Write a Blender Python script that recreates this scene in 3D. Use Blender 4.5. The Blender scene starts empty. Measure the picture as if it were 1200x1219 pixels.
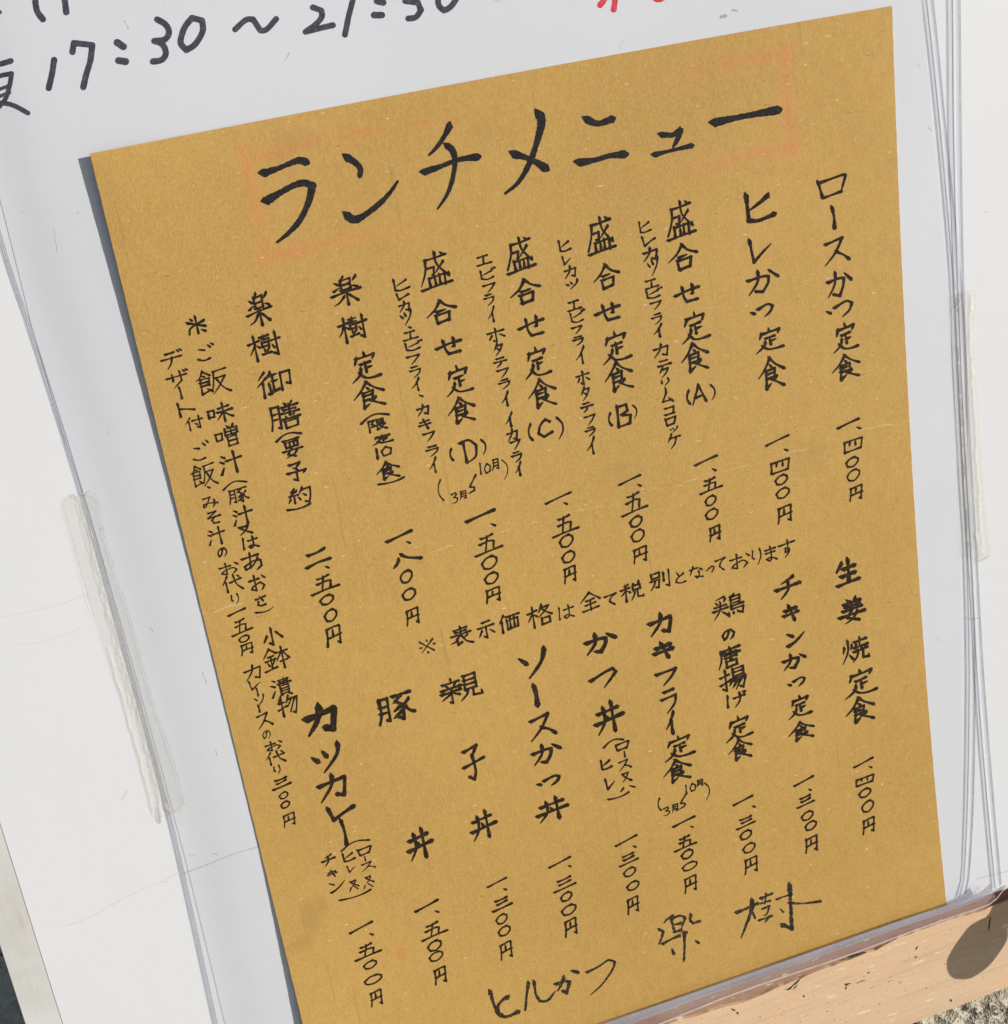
import bpy, math, random
import numpy as np
from mathutils import Vector, Matrix
random.seed(7)
scene = bpy.context.scene
C = scene.collection
rad = math.radians
# ------------------------------------------------------------------ frames
# board frame (mm): u = right along the board, v = down the board, h = out of the board towards the viewer
LEAN = rad(25)
UPV = Vector((0, math.sin(LEAN), math.cos(LEAN)))
NRM = Vector((0, -math.cos(LEAN), math.sin(LEAN)))
XV = Vector((1, 0, 0))
V0 = 416.0
ORG = UPV * (V0 * .001) + NRM * (-0.018 * -1)
ORG = UPV * (V0 * .001) + NRM * 0.018      # rail foot (v=416, h=-18) stands at the origin
def B2W(u, v, h):
    return ORG + XV * (u * .001) - UPV * (v * .001) + NRM * (h * .001)
R = np.array([[0.9431985621875418, 0.15155585952667894, -0.29564724543023135],
              [-0.2401575577942498, 0.9259273750408871, -0.2915181702470604],
              [0.22956659103984506, 0.34596143945969193, 0.9097306539219852]])
CB = np.array([-11.52960113, -35.63876699, -451.72915205])
F = 1790.4915
def ray(px, py, h):
    d = R.T @ np.array([(px - 600) / F, (py - 609.5) / F, 1.0])
    k = (-h - CB[2]) / d[2]
    p = CB + k * d
    return float(p[0]), float(p[1])
def P(px, py, h):
    u, v = ray(px, py, h)
    return B2W(u, v, h)
def bdir(a):
    return XV * a[0] - UPV * a[1] - NRM * a[2]
# ------------------------------------------------------------------ camera
cam = bpy.data.cameras.new('camera')
co = bpy.data.objects.new('camera', cam); C.objects.link(co); scene.camera = co
cx, cy, cz = bdir(R[0]), -bdir(R[1]), -bdir(R[2])
loc = B2W(CB[0], CB[1], -CB[2])
co.matrix_world = Matrix(((cx.x, cy.x, cz.x, loc.x), (cx.y, cy.y, cz.y, loc.y), (cx.z, cy.z, cz.z, loc.z), (0, 0, 0, 1)))
cam.sensor_fit = 'HORIZONTAL'; cam.sensor_width = 36; cam.lens = F / 1200 * 36
cam.clip_start = .01; cam.clip_end = 500
# ------------------------------------------------------------------ sun and sky
TAN = 1.75
SU, SV = .96, .27
sd = (XV * (SU * TAN) + UPV * (SV * TAN) + NRM).normalized()      # towards the sun
elev = math.asin(sd.z)
sun = bpy.data.lights.new('sun', 'SUN'); sun.energy = 5.0; sun.angle = rad(.5); sun.color = (1, .955, .89)
so = bpy.data.objects.new('sun', sun); C.objects.link(so)
so.rotation_euler = (-sd).to_track_quat('-Z', 'Y').to_euler(); so.location = (1, -1, 2)
w = bpy.data.worlds.new('World'); scene.world = w; w.use_nodes = True
wn = w.node_tree; bg = wn.nodes['Background']; bg.inputs[1].default_value = .07
sk = wn.nodes.new('ShaderNodeTexSky'); sk.sky_type = 'NISHITA'; sk.sun_disc = False
sk.sun_elevation = elev; sk.sun_rotation = math.atan2(sd.x, sd.y)
wn.links.new(sk.outputs[0], bg.inputs[0])
scene.view_settings.view_transform = 'Standard'; scene.view_settings.look = 'None'
scene.view_settings.exposure = .05; scene.view_settings.gamma = 1
scene.cycles.max_bounces = 10; scene.cycles.transparent_max_bounces = 16
# ------------------------------------------------------------------ material helper
class Mat:
    def __init__(s, name, col=(.8, .8, .8), rough=.6, spec=.4):
        s.m = bpy.data.materials.new(name); s.m.use_nodes = True
        s.t = s.m.node_tree; s.b = s.t.nodes['Principled BSDF']
        s.b.inputs['Base Color'].default_value = (*col, 1); s.b.inputs['Roughness'].default_value = rough
        s.b.inputs['Specular IOR Level'].default_value = spec
        s.out = s.t.nodes['Material Output']; s.co = None
    def coord(s):
        if not s.co: s.co = s.t.nodes.new('ShaderNodeTexCoord').outputs['Object']
        return s.co
    def n(s, typ, ins=None, **kw):
        x = s.t.nodes.new(typ)
        for k, v in kw.items(): setattr(x, k, v)
        for k, v in (ins or {}).items():
            if isinstance(v, bpy.types.NodeSocket): s.t.links.new(v, x.inputs[k])
            else: x.inputs[k].default_value = v
        return x
    def map(s, scale=(1, 1, 1), loc=(0, 0, 0), rot=(0, 0, 0)):
        return s.n('ShaderNodeMapping', {'Vector': s.coord(), 'Scale': scale, 'Location': loc, 'Rotation': rot}).outputs[0]
    def noise(s, scale, detail=4, rough=.55, vec=None, dist=0):
        return s.n('ShaderNodeTexNoise', {'Vector': vec or s.coord(), 'Scale': scale, 'Detail': detail, 'Roughness': rough, 'Distortion': dist}).outputs['Fac']
    def vor(s, scale, vec=None, feature='F1'):
        return s.n('ShaderNodeTexVoronoi', {'Vector': vec or s.coord(), 'Scale': scale}, feature=feature)
    def ramp(s, fac, stops, interp='LINEAR'):
        r = s.n('ShaderNodeValToRGB', {'Fac': fac}); e = r.color_ramp.elements; r.color_ramp.interpolation = interp
        while len(e) < len(stops): e.new(.5)
        for i, (p, c) in enumerate(stops):
            e[i].position = p; e[i].color = (*c, 1) if isinstance(c, tuple) else (c, c, c, 1)
        return r.outputs[0]
    def mix(s, fac, a, b, mode='MIX'):
        m = s.n('ShaderNodeMix', data_type='RGBA', blend_type=mode)
        for k, v in ((0, fac), (6, a), (7, b)):
            if isinstance(v, bpy.types.NodeSocket): s.t.links.new(v, m.inputs[k])
            else: m.inputs[k].default_value = (*v, 1) if isinstance(v, tuple) else v
        return m.outputs[2]
    def math(s, op, a, b=0.0, c=0.0, clamp=False):
        m = s.n('ShaderNodeMath', operation=op, use_clamp=clamp)
        for i, v in enumerate((a, b, c)):
            if isinstance(v, bpy.types.NodeSocket): s.t.links.new(v, m.inputs[i])
            else: m.inputs[i].default_value = v
        return m.outputs[0]
    def base(s, c): s.t.links.new(c, s.b.inputs['Base Color'])
    def bump(s, h, strength=.3, dist=.001):
        b = s.n('ShaderNodeBump', {'Height': h, 'Strength': strength, 'Distance': dist})
        s.t.links.new(b.outputs[0], s.b.inputs['Normal']); return b.outputs[0]
    def shader(s, o): s.t.links.new(o, s.out.inputs['Surface'])
# All things live in the world frame but carry the board's rotation, so Object coordinates are metres along (u, -v, h)
BM = Matrix((( XV.x, UPV.x, NRM.x, ORG.x), (XV.y, UPV.y, NRM.y, ORG.y), (XV.z, UPV.z, NRM.z, ORG.z), (0, 0, 0, 1)))
BMI = BM.inverted()
# ------------------------------------------------------------------ object helpers
def tag(o, label=None, cat=None, kind=None, group=None):
    for k, v in (('label', label), ('category', cat), ('kind', kind), ('group', group)):
        if v: o[k] = v
    return o
def empty(name, label, cat, loc):
    o = bpy.data.objects.new(name, None); C.objects.link(o); o.empty_display_size = .05
    o.matrix_world = Matrix.Translation(B2W(*loc)) @ BM.to_3x3().to_4x4(); tag(o, label, cat); return o
def mesh(name, verts, faces, mat, parent=None, smooth=False, mats=None):
    """verts are world points; the object gets the board's axes, origin at the board's origin"""
    me = bpy.data.meshes.new(name)
    me.from_pydata([tuple(BMI @ Vector(v)) for v in verts], [], faces); me.validate(); me.update()
    me.materials.append(mat.m if isinstance(mat, Mat) else mat)
    if smooth: me.polygons.foreach_set('use_smooth', [True] * len(me.polygons))
    o = bpy.data.objects.new(name, me); C.objects.link(o)
    if parent:
        o.parent = parent; o.matrix_parent_inverse = parent.matrix_world.inverted()
    o.matrix_world = BM
    return o
def slab(name, poly, h0, h1, mat, parent=None, bevel=0, pxspace=False, seg=2):
    """closed prism over a polygon of (u,v) mm, between heights h0 < h1"""
    n = len(poly)
    vs = [B2W(u, v, h0) for u, v in poly] + [B2W(u, v, h1) for u, v in poly]
    fs = [list(range(n)), list(range(2 * n - 1, n - 1, -1))] + [[i, i + n, (i + 1) % n + n, (i + 1) % n] for i in range(n)]
    o = mesh(name, vs, fs, mat, parent)
    import bmesh
    bm = bmesh.new(); bm.from_mesh(o.data); bmesh.ops.recalc_face_normals(bm, faces=bm.faces)
    if bevel:
        bmesh.ops.bevel(bm, geom=list(bm.edges), offset=bevel * .001, segments=seg, affect='EDGES', profile=.6)
    bm.to_mesh(o.data); bm.free()
    return o
# ------------------------------------------------------------------ materials
m_board = Mat('white_board_laminate', (.82, .82, .80), .45, .35)
n1 = m_board.noise(9, 5); n2 = m_board.noise(60, 3)
c = m_board.mix(m_board.ramp(n1, [(.35, 0), (.75, .35)]), (.715, .72, .735), (.68, .682, .685))
sp = m_board.vor(120).outputs['Distance']
c = m_board.mix(m_board.ramp(sp, [(0, .55), (.035, .0)]), c, (.30, .29, .27))
m_board.base(c); m_board.bump(n2, .05, .0005)
m_stile = Mat('white_painted_timber', (.7, .7, .67), .5, .3)
n1 = m_stile.noise(14, 6, .65); n2 = m_stile.noise(30, 6, .7, m_stile.map((6, .8, 1)))
c = m_stile.mix(m_stile.ramp(n1, [(.42, 0), (.72, 1)]), (.64, .64, .62), (.52, .49, .44))
c = m_stile.mix(m_stile.ramp(n2, [(.62, 0), (.70, .35)]), c, (.45, .38, .31))
m_stile.base(c); m_stile.bump(n2, .15, .001)
def wood(name, a, b, c3, sc=1):
    m = Mat(name, a, .55, .3)
    v1 = m.map((3 * sc, 60 * sc, 20 * sc)); v2 = m.map((12 * sc, 260 * sc, 60))
    g1 = m.noise(2.2, 6, .6, v1, .4); g2 = m.noise(2.2, 4, .6, v2, .2); g3 = m.noise(9, 5, .6)
    c = m.mix(m.ramp(g1, [(.3, 0), (.72, 1)]), a, b)
    c = m.mix(m.ramp(g2, [(.5, 0), (.72, .42)]), c, c3)
    c = m.mix(m.ramp(g3, [(.4, 0), (.7, .5)]), c, (.66, .55, .41))
    c = m.mix(m.ramp(m.noise(500, 3, .8), [(.55, 0), (.75, .35)]), c, (.34, .27, .2))
    if sc == 1:
        xx = m.n('ShaderNodeSeparateXYZ', {'Vector': m.coord()})
        w_ = m.math('ADD', m.math('MULTIPLY', xx.outputs[0], 9.0), m.math('SUBTRACT', m.noise(12, 3), 3.0))
        w_ = m.math('SUBTRACT', w_, m.math('MULTIPLY', m.math('ADD', xx.outputs[1], .39), 14.0), clamp=True)
        c = m.mix(m.math('MULTIPLY', w_, .8), c, (a[0] * 1.12, a[1] * .9, a[2] * .78))
    for (p_, q_, r_, t_) in ((90, 420, .12, .70), (160, 900, -.06, .70), (220, 1500, .25, .72)):
        lf = m.noise(1.0, 2, .5, m.map((p_, q_, 50), rot=(0, 0, r_)))
        c = m.mix(m.ramp(lf, [(t_, 0), (t_ + .03, .6)]), c, (.84, .74, .62))
    for (p_, q_, r_, t_) in ((60, 700, .05, .70), (300, 900, .4, .74)):
        lf = m.noise(1.0, 3, .6, m.map((p_, q_, 70), rot=(0, 0, r_)))
        c = m.mix(m.ramp(lf, [(t_, 0), (t_ + .05, .5)]), c, (.30, .2, .13))
    m.base(c); m.bump(g2, .35, .0006); return m
m_wood = wood('raw_pine', (.715, .48, .295), (.64, .42, .245), (.45, .29, .18))
m_shade_brown = wood('shade_brown_wood', (.30, .145, .085), (.25, .115, .065), (.15, .07, .04))
m_back = wood('weathered_timber', (.42, .28, .18), (.36, .23, .14), (.2, .12, .08))
m_dirt = Mat('dark_grime', (.06, .045, .035), .8, .1)
m_chip = Mat('flaked_white_paint', (.66, .60, .52), .7, .2)
m_hd = Mat('header_paper', (.76, .765, .785), .5, .25)
n1 = m_hd.noise(7, 4); n2 = m_hd.noise(90, 2)
m_hd.base(m_hd.mix(m_hd.ramp(n1, [(.35, 0), (.7, 1)]), (.70, .705, .735), (.665, .668, .695))); m_hd.bump(n2, .05, .0003)
# kraft paper: fibres, flecks, an orange stain in a rectangle, a horizontal fold
K = m_kraft = Mat('kraft_paper', (.6, .4, .17), .75, .2)
big = K.noise(9, 4, .6); mid = K.noise(1, 4, .7, K.map((300, 130, 100), rot=(0, 0, .3))); fine = K.noise(1, 3, .75, K.map((1700, 900, 1000), rot=(0, 0, -.2)))
c = K.mix(K.ramp(big, [(.3, 0), (.7, 1)]), (.59, .352, .088), (.505, .295, .068))
c = K.mix(K.ramp(mid, [(.38, 0), (.70, .38)]), c, (.42, .245, .065))
c = K.mix(K.ramp(fine, [(.42, 0), (.68, .4)]), c, (.70, .46, .17))
def fibres(rot, sx, sy, thr, k):
    v = K.noise(1, 1.5, .5, K.map((sx, sy, 1), rot=(0, 0, rot)))
    return K.ramp(v, [(thr, 0), (thr + .03, k)])
for rot, thr in ((.4, .79), (1.3, .80), (2.4, .79)):
    c = K.mix(fibres(rot, 260, 1100, thr - .04, .75), c, (.86, .70, .40))
for rot, thr in ((.9, .80), (2.0, .80), (2.9, .79)):
    c = K.mix(fibres(rot, 240, 1500, thr - .05, .6), c, (.20, .11, .045))
sx = K.n('ShaderNodeSeparateXYZ', {'Vector': K.coord()}); X_, Y_ = sx.outputs[0], sx.outputs[1]
wob = K.math('MULTIPLY', K.math('SUBTRACT', K.noise(30, 2), .5), .004)
def band(coord, pos, wd):
    d = K.math('ABSOLUTE', K.math('SUBTRACT', K.math('ADD', coord, wob), pos))
    return K.math('SUBTRACT', 1, K.math('DIVIDE', d, wd), clamp=True)
def gt(a, b): return K.math('GREATER_THAN', a, b)
def lt(a, b): return K.math('LESS_THAN', a, b)
corners = [ray(300, 180, 0), ray(936, 66, 0), ray(940, 178, 0), ray(312, 303, 0)]
u0, u1 = (corners[0][0] + corners[3][0]) / 2000, (corners[1][0] + corners[2][0]) / 2000
y0, y1 = -(corners[0][1] + corners[1][1]) / 2000, -(corners[2][1] + corners[3][1]) / 2000
inx = K.math('MULTIPLY', gt(X_, u0 - .003), lt(X_, u1 + .003)); iny = K.math('MULTIPLY', gt(Y_, y1 - .003), lt(Y_, y0 + .003))
hb = K.math('MULTIPLY', K.math('MAXIMUM', band(Y_, y0, .0042), band(Y_, y1, .0042)), inx)
vb = K.math('MULTIPLY', K.math('MAXIMUM', band(X_, u0, .0042), band(X_, u1, .0042)), iny)
endw = K.math('MAXIMUM', band(X_, u0, .075), band(X_, u1, .05))
st = K.math('MULTIPLY', K.math('MAXIMUM', hb, vb), K.math('ADD', K.math('MULTIPLY', endw, .8), .1))
hb2 = K.math('MULTIPLY', K.math('MAXIMUM', band(Y_, y0, .0011), band(Y_, y1, .0011)), inx)
vb2 = K.math('MULTIPLY', K.math('MAXIMUM', band(X_, u0, .0011), band(X_, u1, .0011)), iny)
thin = K.math('MULTIPLY', K.math('MULTIPLY', K.math('MAXIMUM', hb2, vb2), K.math('ADD', endw, .15)), K.ramp(K.noise(110, 3, .7), [(.45, .0), (.6, .9)]))
st = K.math('MULTIPLY', st, K.ramp(K.noise(160, 3, .7), [(.35, .1), (.7, .75)]))
st = K.math('MAXIMUM', st, thin)
c = K.mix(K.math('MULTIPLY', st, .85), c, (.72, .22, .09))
fy0 = -ray(640, 620, 0)[1] / 1000; fx0 = ray(640, 620, 0)[0] / 1000; fx1 = ray(1075, 500, 0)[0] / 1000; fy1 = -ray(1075, 500, 0)[1] / 1000
slope = (fy1 - fy0) / (fx1 - fx0)
fold = K.math('SUBTRACT', Y_, K.math('ADD', K.math('MULTIPLY', K.math('SUBTRACT', X_, fx0), slope), fy0))
fold = K.math('ABSOLUTE', K.math('ADD', fold, K.math('MULTIPLY', K.math('SUBTRACT', K.noise(70, 3), .5), .005)))
fl = K.math('SUBTRACT', 1, K.math('DIVIDE', fold, .0004), clamp=True)
c = K.mix(K.math('MULTIPLY', fl, K.ramp(K.noise(120, 2), [(.5, 0), (.62, .6)])), c, (.80, .62, .34))
sm = K.ramp(K.noise(26, 3, .6), [(.63, 0), (.75, .4)])
c = K.mix(sm, c, (.40, .235, .085))
def spot(px, py, rx, ry, k, col):
    global c
    u, v = ray(px, py, .5)
    q = K.math('ADD', K.math('POWER', K.math('DIVIDE', K.math('SUBTRACT', K.math('ADD', X_, K.math('MULTIPLY', wob, 2)), u / 1000), rx), 2.0),
               K.math('POWER', K.math('DIVIDE', K.math('SUBTRACT', K.math('ADD', Y_, wob), -v / 1000), ry), 2.0))
    q = K.math('SUBTRACT', 1, q, clamp=True)
    c = K.mix(K.math('MULTIPLY', q, k), c, col)
spot(476, 1137, .0022, .0035, .8, (.62, .28, .06))
spot(368, 1093, .0045, .009, .55, (.42, .25, .075)); spot(358, 1122, .006, .004, .5, (.42, .25, .075)); spot(384, 1078, .003, .005, .4, (.42, .25, .075))
cr = K.noise(1, 2, .5, K.map((420, 14, 1), rot=(0, 0, .06)))
c = K.mix(K.ramp(cr, [(.70, 0), (.72, .3)]), c, (.33, .2, .07))
K.base(c)
K.bump(K.math('ADD', K.math('MULTIPLY', mid, .6), K.math('ADD', fine, K.math('MULTIPLY', fl, -1))), .22, .0005)
def ink(name, col, var, rough=.55, dry=0):
    m = Mat(name, col, .8, .08)
    m.base(m.mix(m.ramp(m.noise(700, 3, .7), [(.45, 0), (.75, 1)]), col, var))
    if dry:
        tr = m.n('ShaderNodeBsdfTransparent')
        v = m.noise(1.0, 3, .6, m.map((1500, 1500, 10)))
        k = m.ramp(v, [(.5 + dry, 1), (.56 + dry, .15)])
        mx = m.n('ShaderNodeMixShader', {0: k, 1: tr.outputs[0], 2: m.b.outputs[0]}); m.shader(mx.outputs[0])
    return m
m_ink = ink('brush_ink', (.013, .006, .003), (.06, .032, .013))
m_tink = ink('title_ink', (.016, .013, .011), (.04, .033, .026))
m_dink = ink('dry_brush_ink', (.02, .015, .012), (.05, .035, .025), dry=.075)
m_mark = ink('marker_ink', (.055, .052, .068), (.12, .11, .13))
m_red = ink('red_marker_ink', (.62, .045, .06), (.70, .16, .18))
m_pale = Mat('faint_grey_mark', (.42, .38, .42), .6, .2)
def clear(name, tint, gloss=.045, rough=.06, milk=0, milkcol=(.9, .9, .85), msc=60, bump=.15, bsc=25):
    m = Mat(name)
    tr = m.n('ShaderNodeBsdfTransparent', {'Color': (*tint, 1)})
    b = m.n('ShaderNodeBump', {'Height': m.noise(bsc, 3), 'Strength': bump, 'Distance': .002})
    gl = m.n('ShaderNodeBsdfGlossy', {'Color': (1, 1, 1, 1), 'Roughness': rough, 'Normal': b.outputs[0]})
    lw = m.n('ShaderNodeLayerWeight', {'Blend': .5})      # same from both sides of the thin film
    fr = m.math('ADD', m.math('MULTIPLY', m.math('POWER', lw.outputs['Facing'], 5.0), .45), .011)
    s = m.n('ShaderNodeMixShader', {0: fr, 1: tr.outputs[0], 2: gl.outputs[0]}).outputs[0]
    if milk:
        df = m.n('ShaderNodeBsdfDiffuse', {'Color': (*milkcol, 1)})
        k = m.ramp(m.noise(msc, 5, .7), [(.3, milk * .4), (.7, milk)])
        s = m.n('ShaderNodeMixShader', {0: k, 1: s, 2: df.outputs[0]}).outputs[0]
    m.shader(s); return m
m_film = clear('clear_film', (.982, .984, .987), milk=.002)
m_weld = clear('welded_film_edge', (.982, .983, .99), rough=.12, milk=.10, milkcol=(.80, .81, .85), msc=40, bump=.5, bsc=90)
m_line = clear('film_fold_line', (.88, .88, .91), rough=.2, milk=.36, milkcol=(.32, .32, .38), msc=90)
m_rim = clear('thick_clear_rim', (.88, .87, .91), rough=.12, milk=.24, milkcol=(.50, .46, .52), msc=35, bump=.6, bsc=60)
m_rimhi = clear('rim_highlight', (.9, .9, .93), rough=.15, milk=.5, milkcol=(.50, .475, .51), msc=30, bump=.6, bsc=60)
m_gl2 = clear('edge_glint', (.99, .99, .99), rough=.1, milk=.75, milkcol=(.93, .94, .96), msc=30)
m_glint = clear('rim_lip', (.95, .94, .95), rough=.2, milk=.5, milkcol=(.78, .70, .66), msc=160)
m_tape = clear('aged_clear_tape', (.992, .99, .98), rough=.2, milk=.035, milkcol=(.84, .83, .80), msc=70, bump=.6, bsc=120)
m_tapew = clear('tape_wrinkle', (.985, .98, .965), rough=.3, milk=.3, milkcol=(.88, .87, .82), msc=240, bump=1, bsc=300)
m_tapel = clear('tape_edge', (.84, .83, .80), rough=.3, milk=.30, milkcol=(.45, .45, .42), msc=200)
m_con = Mat('rough_concrete', (.4, .38, .3), .9, .1)
a = m_con.noise(40, 6, .7); b = m_con.noise(260, 4, .8); vv = m_con.vor(150).outputs['Distance']
c = m_con.mix(m_con.ramp(b, [(.3, 0), (.75, 1)]), (.56, .51, .39), (.76, .71, .57))
c = m_con.mix(m_con.ramp(a, [(.5, 0), (.7, .35)]), c, (.36, .33, .26))
c = m_con.mix(m_con.ramp(m_con.noise(190, 3, .7), [(.60, 0), (.66, .85)]), c, (.05, .045, .035))
m_con.base(c); m_con.bump(m_con.math('ADD', b, m_con.math('MULTIPLY', vv, 1.5)), 1.0, .004)
m_grit = Mat('grit', (.45, .42, .34), .9, .1)
gi = m_grit.noise(200, 2)
m_grit.base(m_grit.mix(m_grit.ramp(gi, [(.35, 0), (.65, 1)]), (.20, .18, .14), (.58, .55, .46)))
m_metal = Mat('dark_painted_metal', (.08, .08, .085), .45, .5); m_metal.bump(m_metal.noise(300, 3), .2, .0003)
# ------------------------------------------------------------------ ground
def ground():
    me = bpy.data.meshes.new('ground')
    n = 60; vs = []; fs = []
    xs = np.concatenate([[-300, -30, -4, -1.5], np.linspace(-1, 1.2, 90), [1.6, 4, 30, 300]])
    ys = np.concatenate([[-300, -30, -4, -1.5], np.linspace(-1, 1.2, 90), [1.6, 4, 30, 300]])
    for y in ys:
        for x in xs: vs.append((x, y, -.003))
    k = len(xs)
    for j in range(len(ys) - 1):
        for i in range(k - 1): fs.append((j * k + i, j * k + i + 1, j * k + k + i + 1, j * k + k + i))
    me.from_pydata(vs, [], fs); me.materials.append(m_con.m)
    o = bpy.data.objects.new('ground', me); C.objects.link(o); tag(o, kind='structure')
    # loose grit on the concrete in front of the foot of the sign
    rr = random.Random(3); V = []; Fc = []
    base = [(1, 0, 0), (-1, 0, 0), (0, 1, 0), (0, -1, 0), (0, 0, 1), (0, 0, -1)]
    tri = [(0, 2, 4), (2, 1, 4), (1, 3, 4), (3, 0, 4), (2, 0, 5), (1, 2, 5), (3, 1, 5), (0, 3, 5)]
    for _ in range(9000):
        x, y = rr.uniform(.16, .46), rr.uniform(-.16, .03)
        if y > -.004: continue
        s = rr.choice((.0004, .0006, .0008, .0012, .0018)); b0 = len(V)
        for p in base:
            V.append((x + p[0] * s * rr.uniform(.6, 1.3), y + p[1] * s * rr.uniform(.6, 1.3), -.003 + p[2] * s * .6 * rr.uniform(.6, 1.2)))
        Fc += [tuple(b0 + q for q in t) for t in tri]
    me = bpy.data.meshes.new('grit'); me.from_pydata(V, [], Fc); me.materials.append(m_grit.m)
    o = bpy.data.objects.new('grit', me); C.objects.link(o)
    tag(o, 'loose pale grit lying on the rough concrete below the wooden rail', 'grit', 'stuff')
ground()
# ------------------------------------------------------------------ sign board
sign = empty('sign_board', 'white painted folding sign board with a bare wood bottom rail', 'sign board', (100, 416, -18))
BL, BR_, BT, BB = -76.5, 352, -330, 349
slab('board_panel', [(BL, BT), (BR_, BT), (BR_, BB), (BL, BB)], -15, 0, m_board, sign, bevel=.25)
so1, so2 = ray(0, 1125, -.12), ray(30, 1219, -.12); uo = (so1[0] + so2[0]) / 2
slab('frame_stile', [(uo, -345), (-76.55, -345), (-76.55, 417), (uo, 417)], -33, -.12, m_stile, sign, bevel=.15)
slab('frame_stile', [(328, -345), (366, -345), (366, 343), (328, 343)], -33, -15.3, m_stile, sign, bevel=.8)
slab('top_rail', [(-76.5, -345), (327.6, -345), (327.6, -300), (-44.6, -300)], -33, -15.3, m_stile, sign, bevel=.8)
# bottom rail: slightly wavy lower arris, chipped upper paint line
RH = -10.0
def railh(u): return RH
def railpx(px, py): return (*ray(px, py, RH), RH)
ra, rb = railpx(1085, 1219), railpx(1200, 1175)
rsl = (rb[1] - ra[1]) / (rb[0] - ra[0])
edge_px = [(700, 1256), (760, 1232), (797, 1218), (830, 1209), (852, 1202), (882, 1193), (906, 1185), (928, 1175), (945, 1168), (968, 1158), (990, 1151), (1011, 1142), (1042, 1131), (1056, 1123), (1070, 1116), (1090, 1109), (1113, 1101), (1135, 1093), (1157, 1088), (1178, 1080), (1200, 1071)]
rr = random.Random(2)
top = []
for p, q in zip(edge_px, edge_px[1:]):
    for k in range(3):
        x, y = p[0] + (q[0] - p[0]) * k / 3, p[1] + (q[1] - p[1]) * k / 3
        u, v, _ = railpx(x, y); top.append((u, v + rr.uniform(-.3, .45)))
vl, vr = top[0][1], top[-1][1]
poly = [(-76.5, vl), (60, vl)] + top + [(366, vr), (366, ra[1] + (366 - ra[0]) * rsl), (-76.5, ra[1] - (76.5 + ra[0]) * rsl)]
rail = slab('bottom_rail', poly, -32, RH, m_wood, sign)
slab('groove_shade_strip', [(-76.4, 349.6), (364, 349.6), (364, 384), (-76.4, 384)], -31, -11.4, m_shade_brown, sign)  # dark brown tone stands in for even shade below the board's lip
# rear leg frame of the folding sign
hx = []
for (u0_, u1_) in ((-80, -50), (333, 360)):
    top = [B2W(u0_, -335, -36), B2W(u1_, -335, -36), B2W(u1_, -335, -54), B2W(u0_, -335, -54)]
    low = [Vector((t.x, 0.47 + (0.018 if i > 1 else 0), 0.0)) for i, t in enumerate(top)]
    mesh('rear_leg', top + low, [(0, 1, 2, 3), (7, 6, 5, 4), (0, 4, 5, 1), (1, 5, 6, 2), (2, 6, 7, 3), (3, 7, 4, 0)], m_back, sign)
# ------------------------------------------------------------------ stroke engine
def T(ox, oy, s, txt):
    """traced strokes: tile pixel pairs 'x,y x,y / x,y ...' -> lists of photo points"""
    out = []
    for st in txt.split('/'):
        pts = [tuple(float(q) for q in p.split(',')) for p in st.split()]
        out.append([(ox + x / s, oy + y / s) for x, y in pts])
    return out
def catmull(pts, step):
    if len(pts) == 2:
        a, b = pts; n = max(2, int(math.dist(a, b) / step) + 1)
        return [(a[0] + (b[0] - a[0]) * i / n, a[1] + (b[1] - a[1]) * i / n) for i in range(n + 1)]
    out = []; q = [pts[0]] + list(pts) + [pts[-1]]
    for i in range(1, len(q) - 2):
        p0, p1, p2, p3 = q[i - 1], q[i], q[i + 1], q[i + 2]
        n = max(2, int(math.dist(p1, p2) / step) + 1)
        for k in range(n):
            t = k / n
            out.append(tuple(.5 * (2 * p1[j] + (p2[j] - p0[j]) * t + (2 * p0[j] - 5 * p1[j] + 4 * p2[j] - p3[j]) * t * t + (3 * p1[j] - p0[j] - 3 * p2[j] + p3[j]) * t ** 3) for j in (0, 1)))
    out.append(pts[-1]); return out
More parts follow.
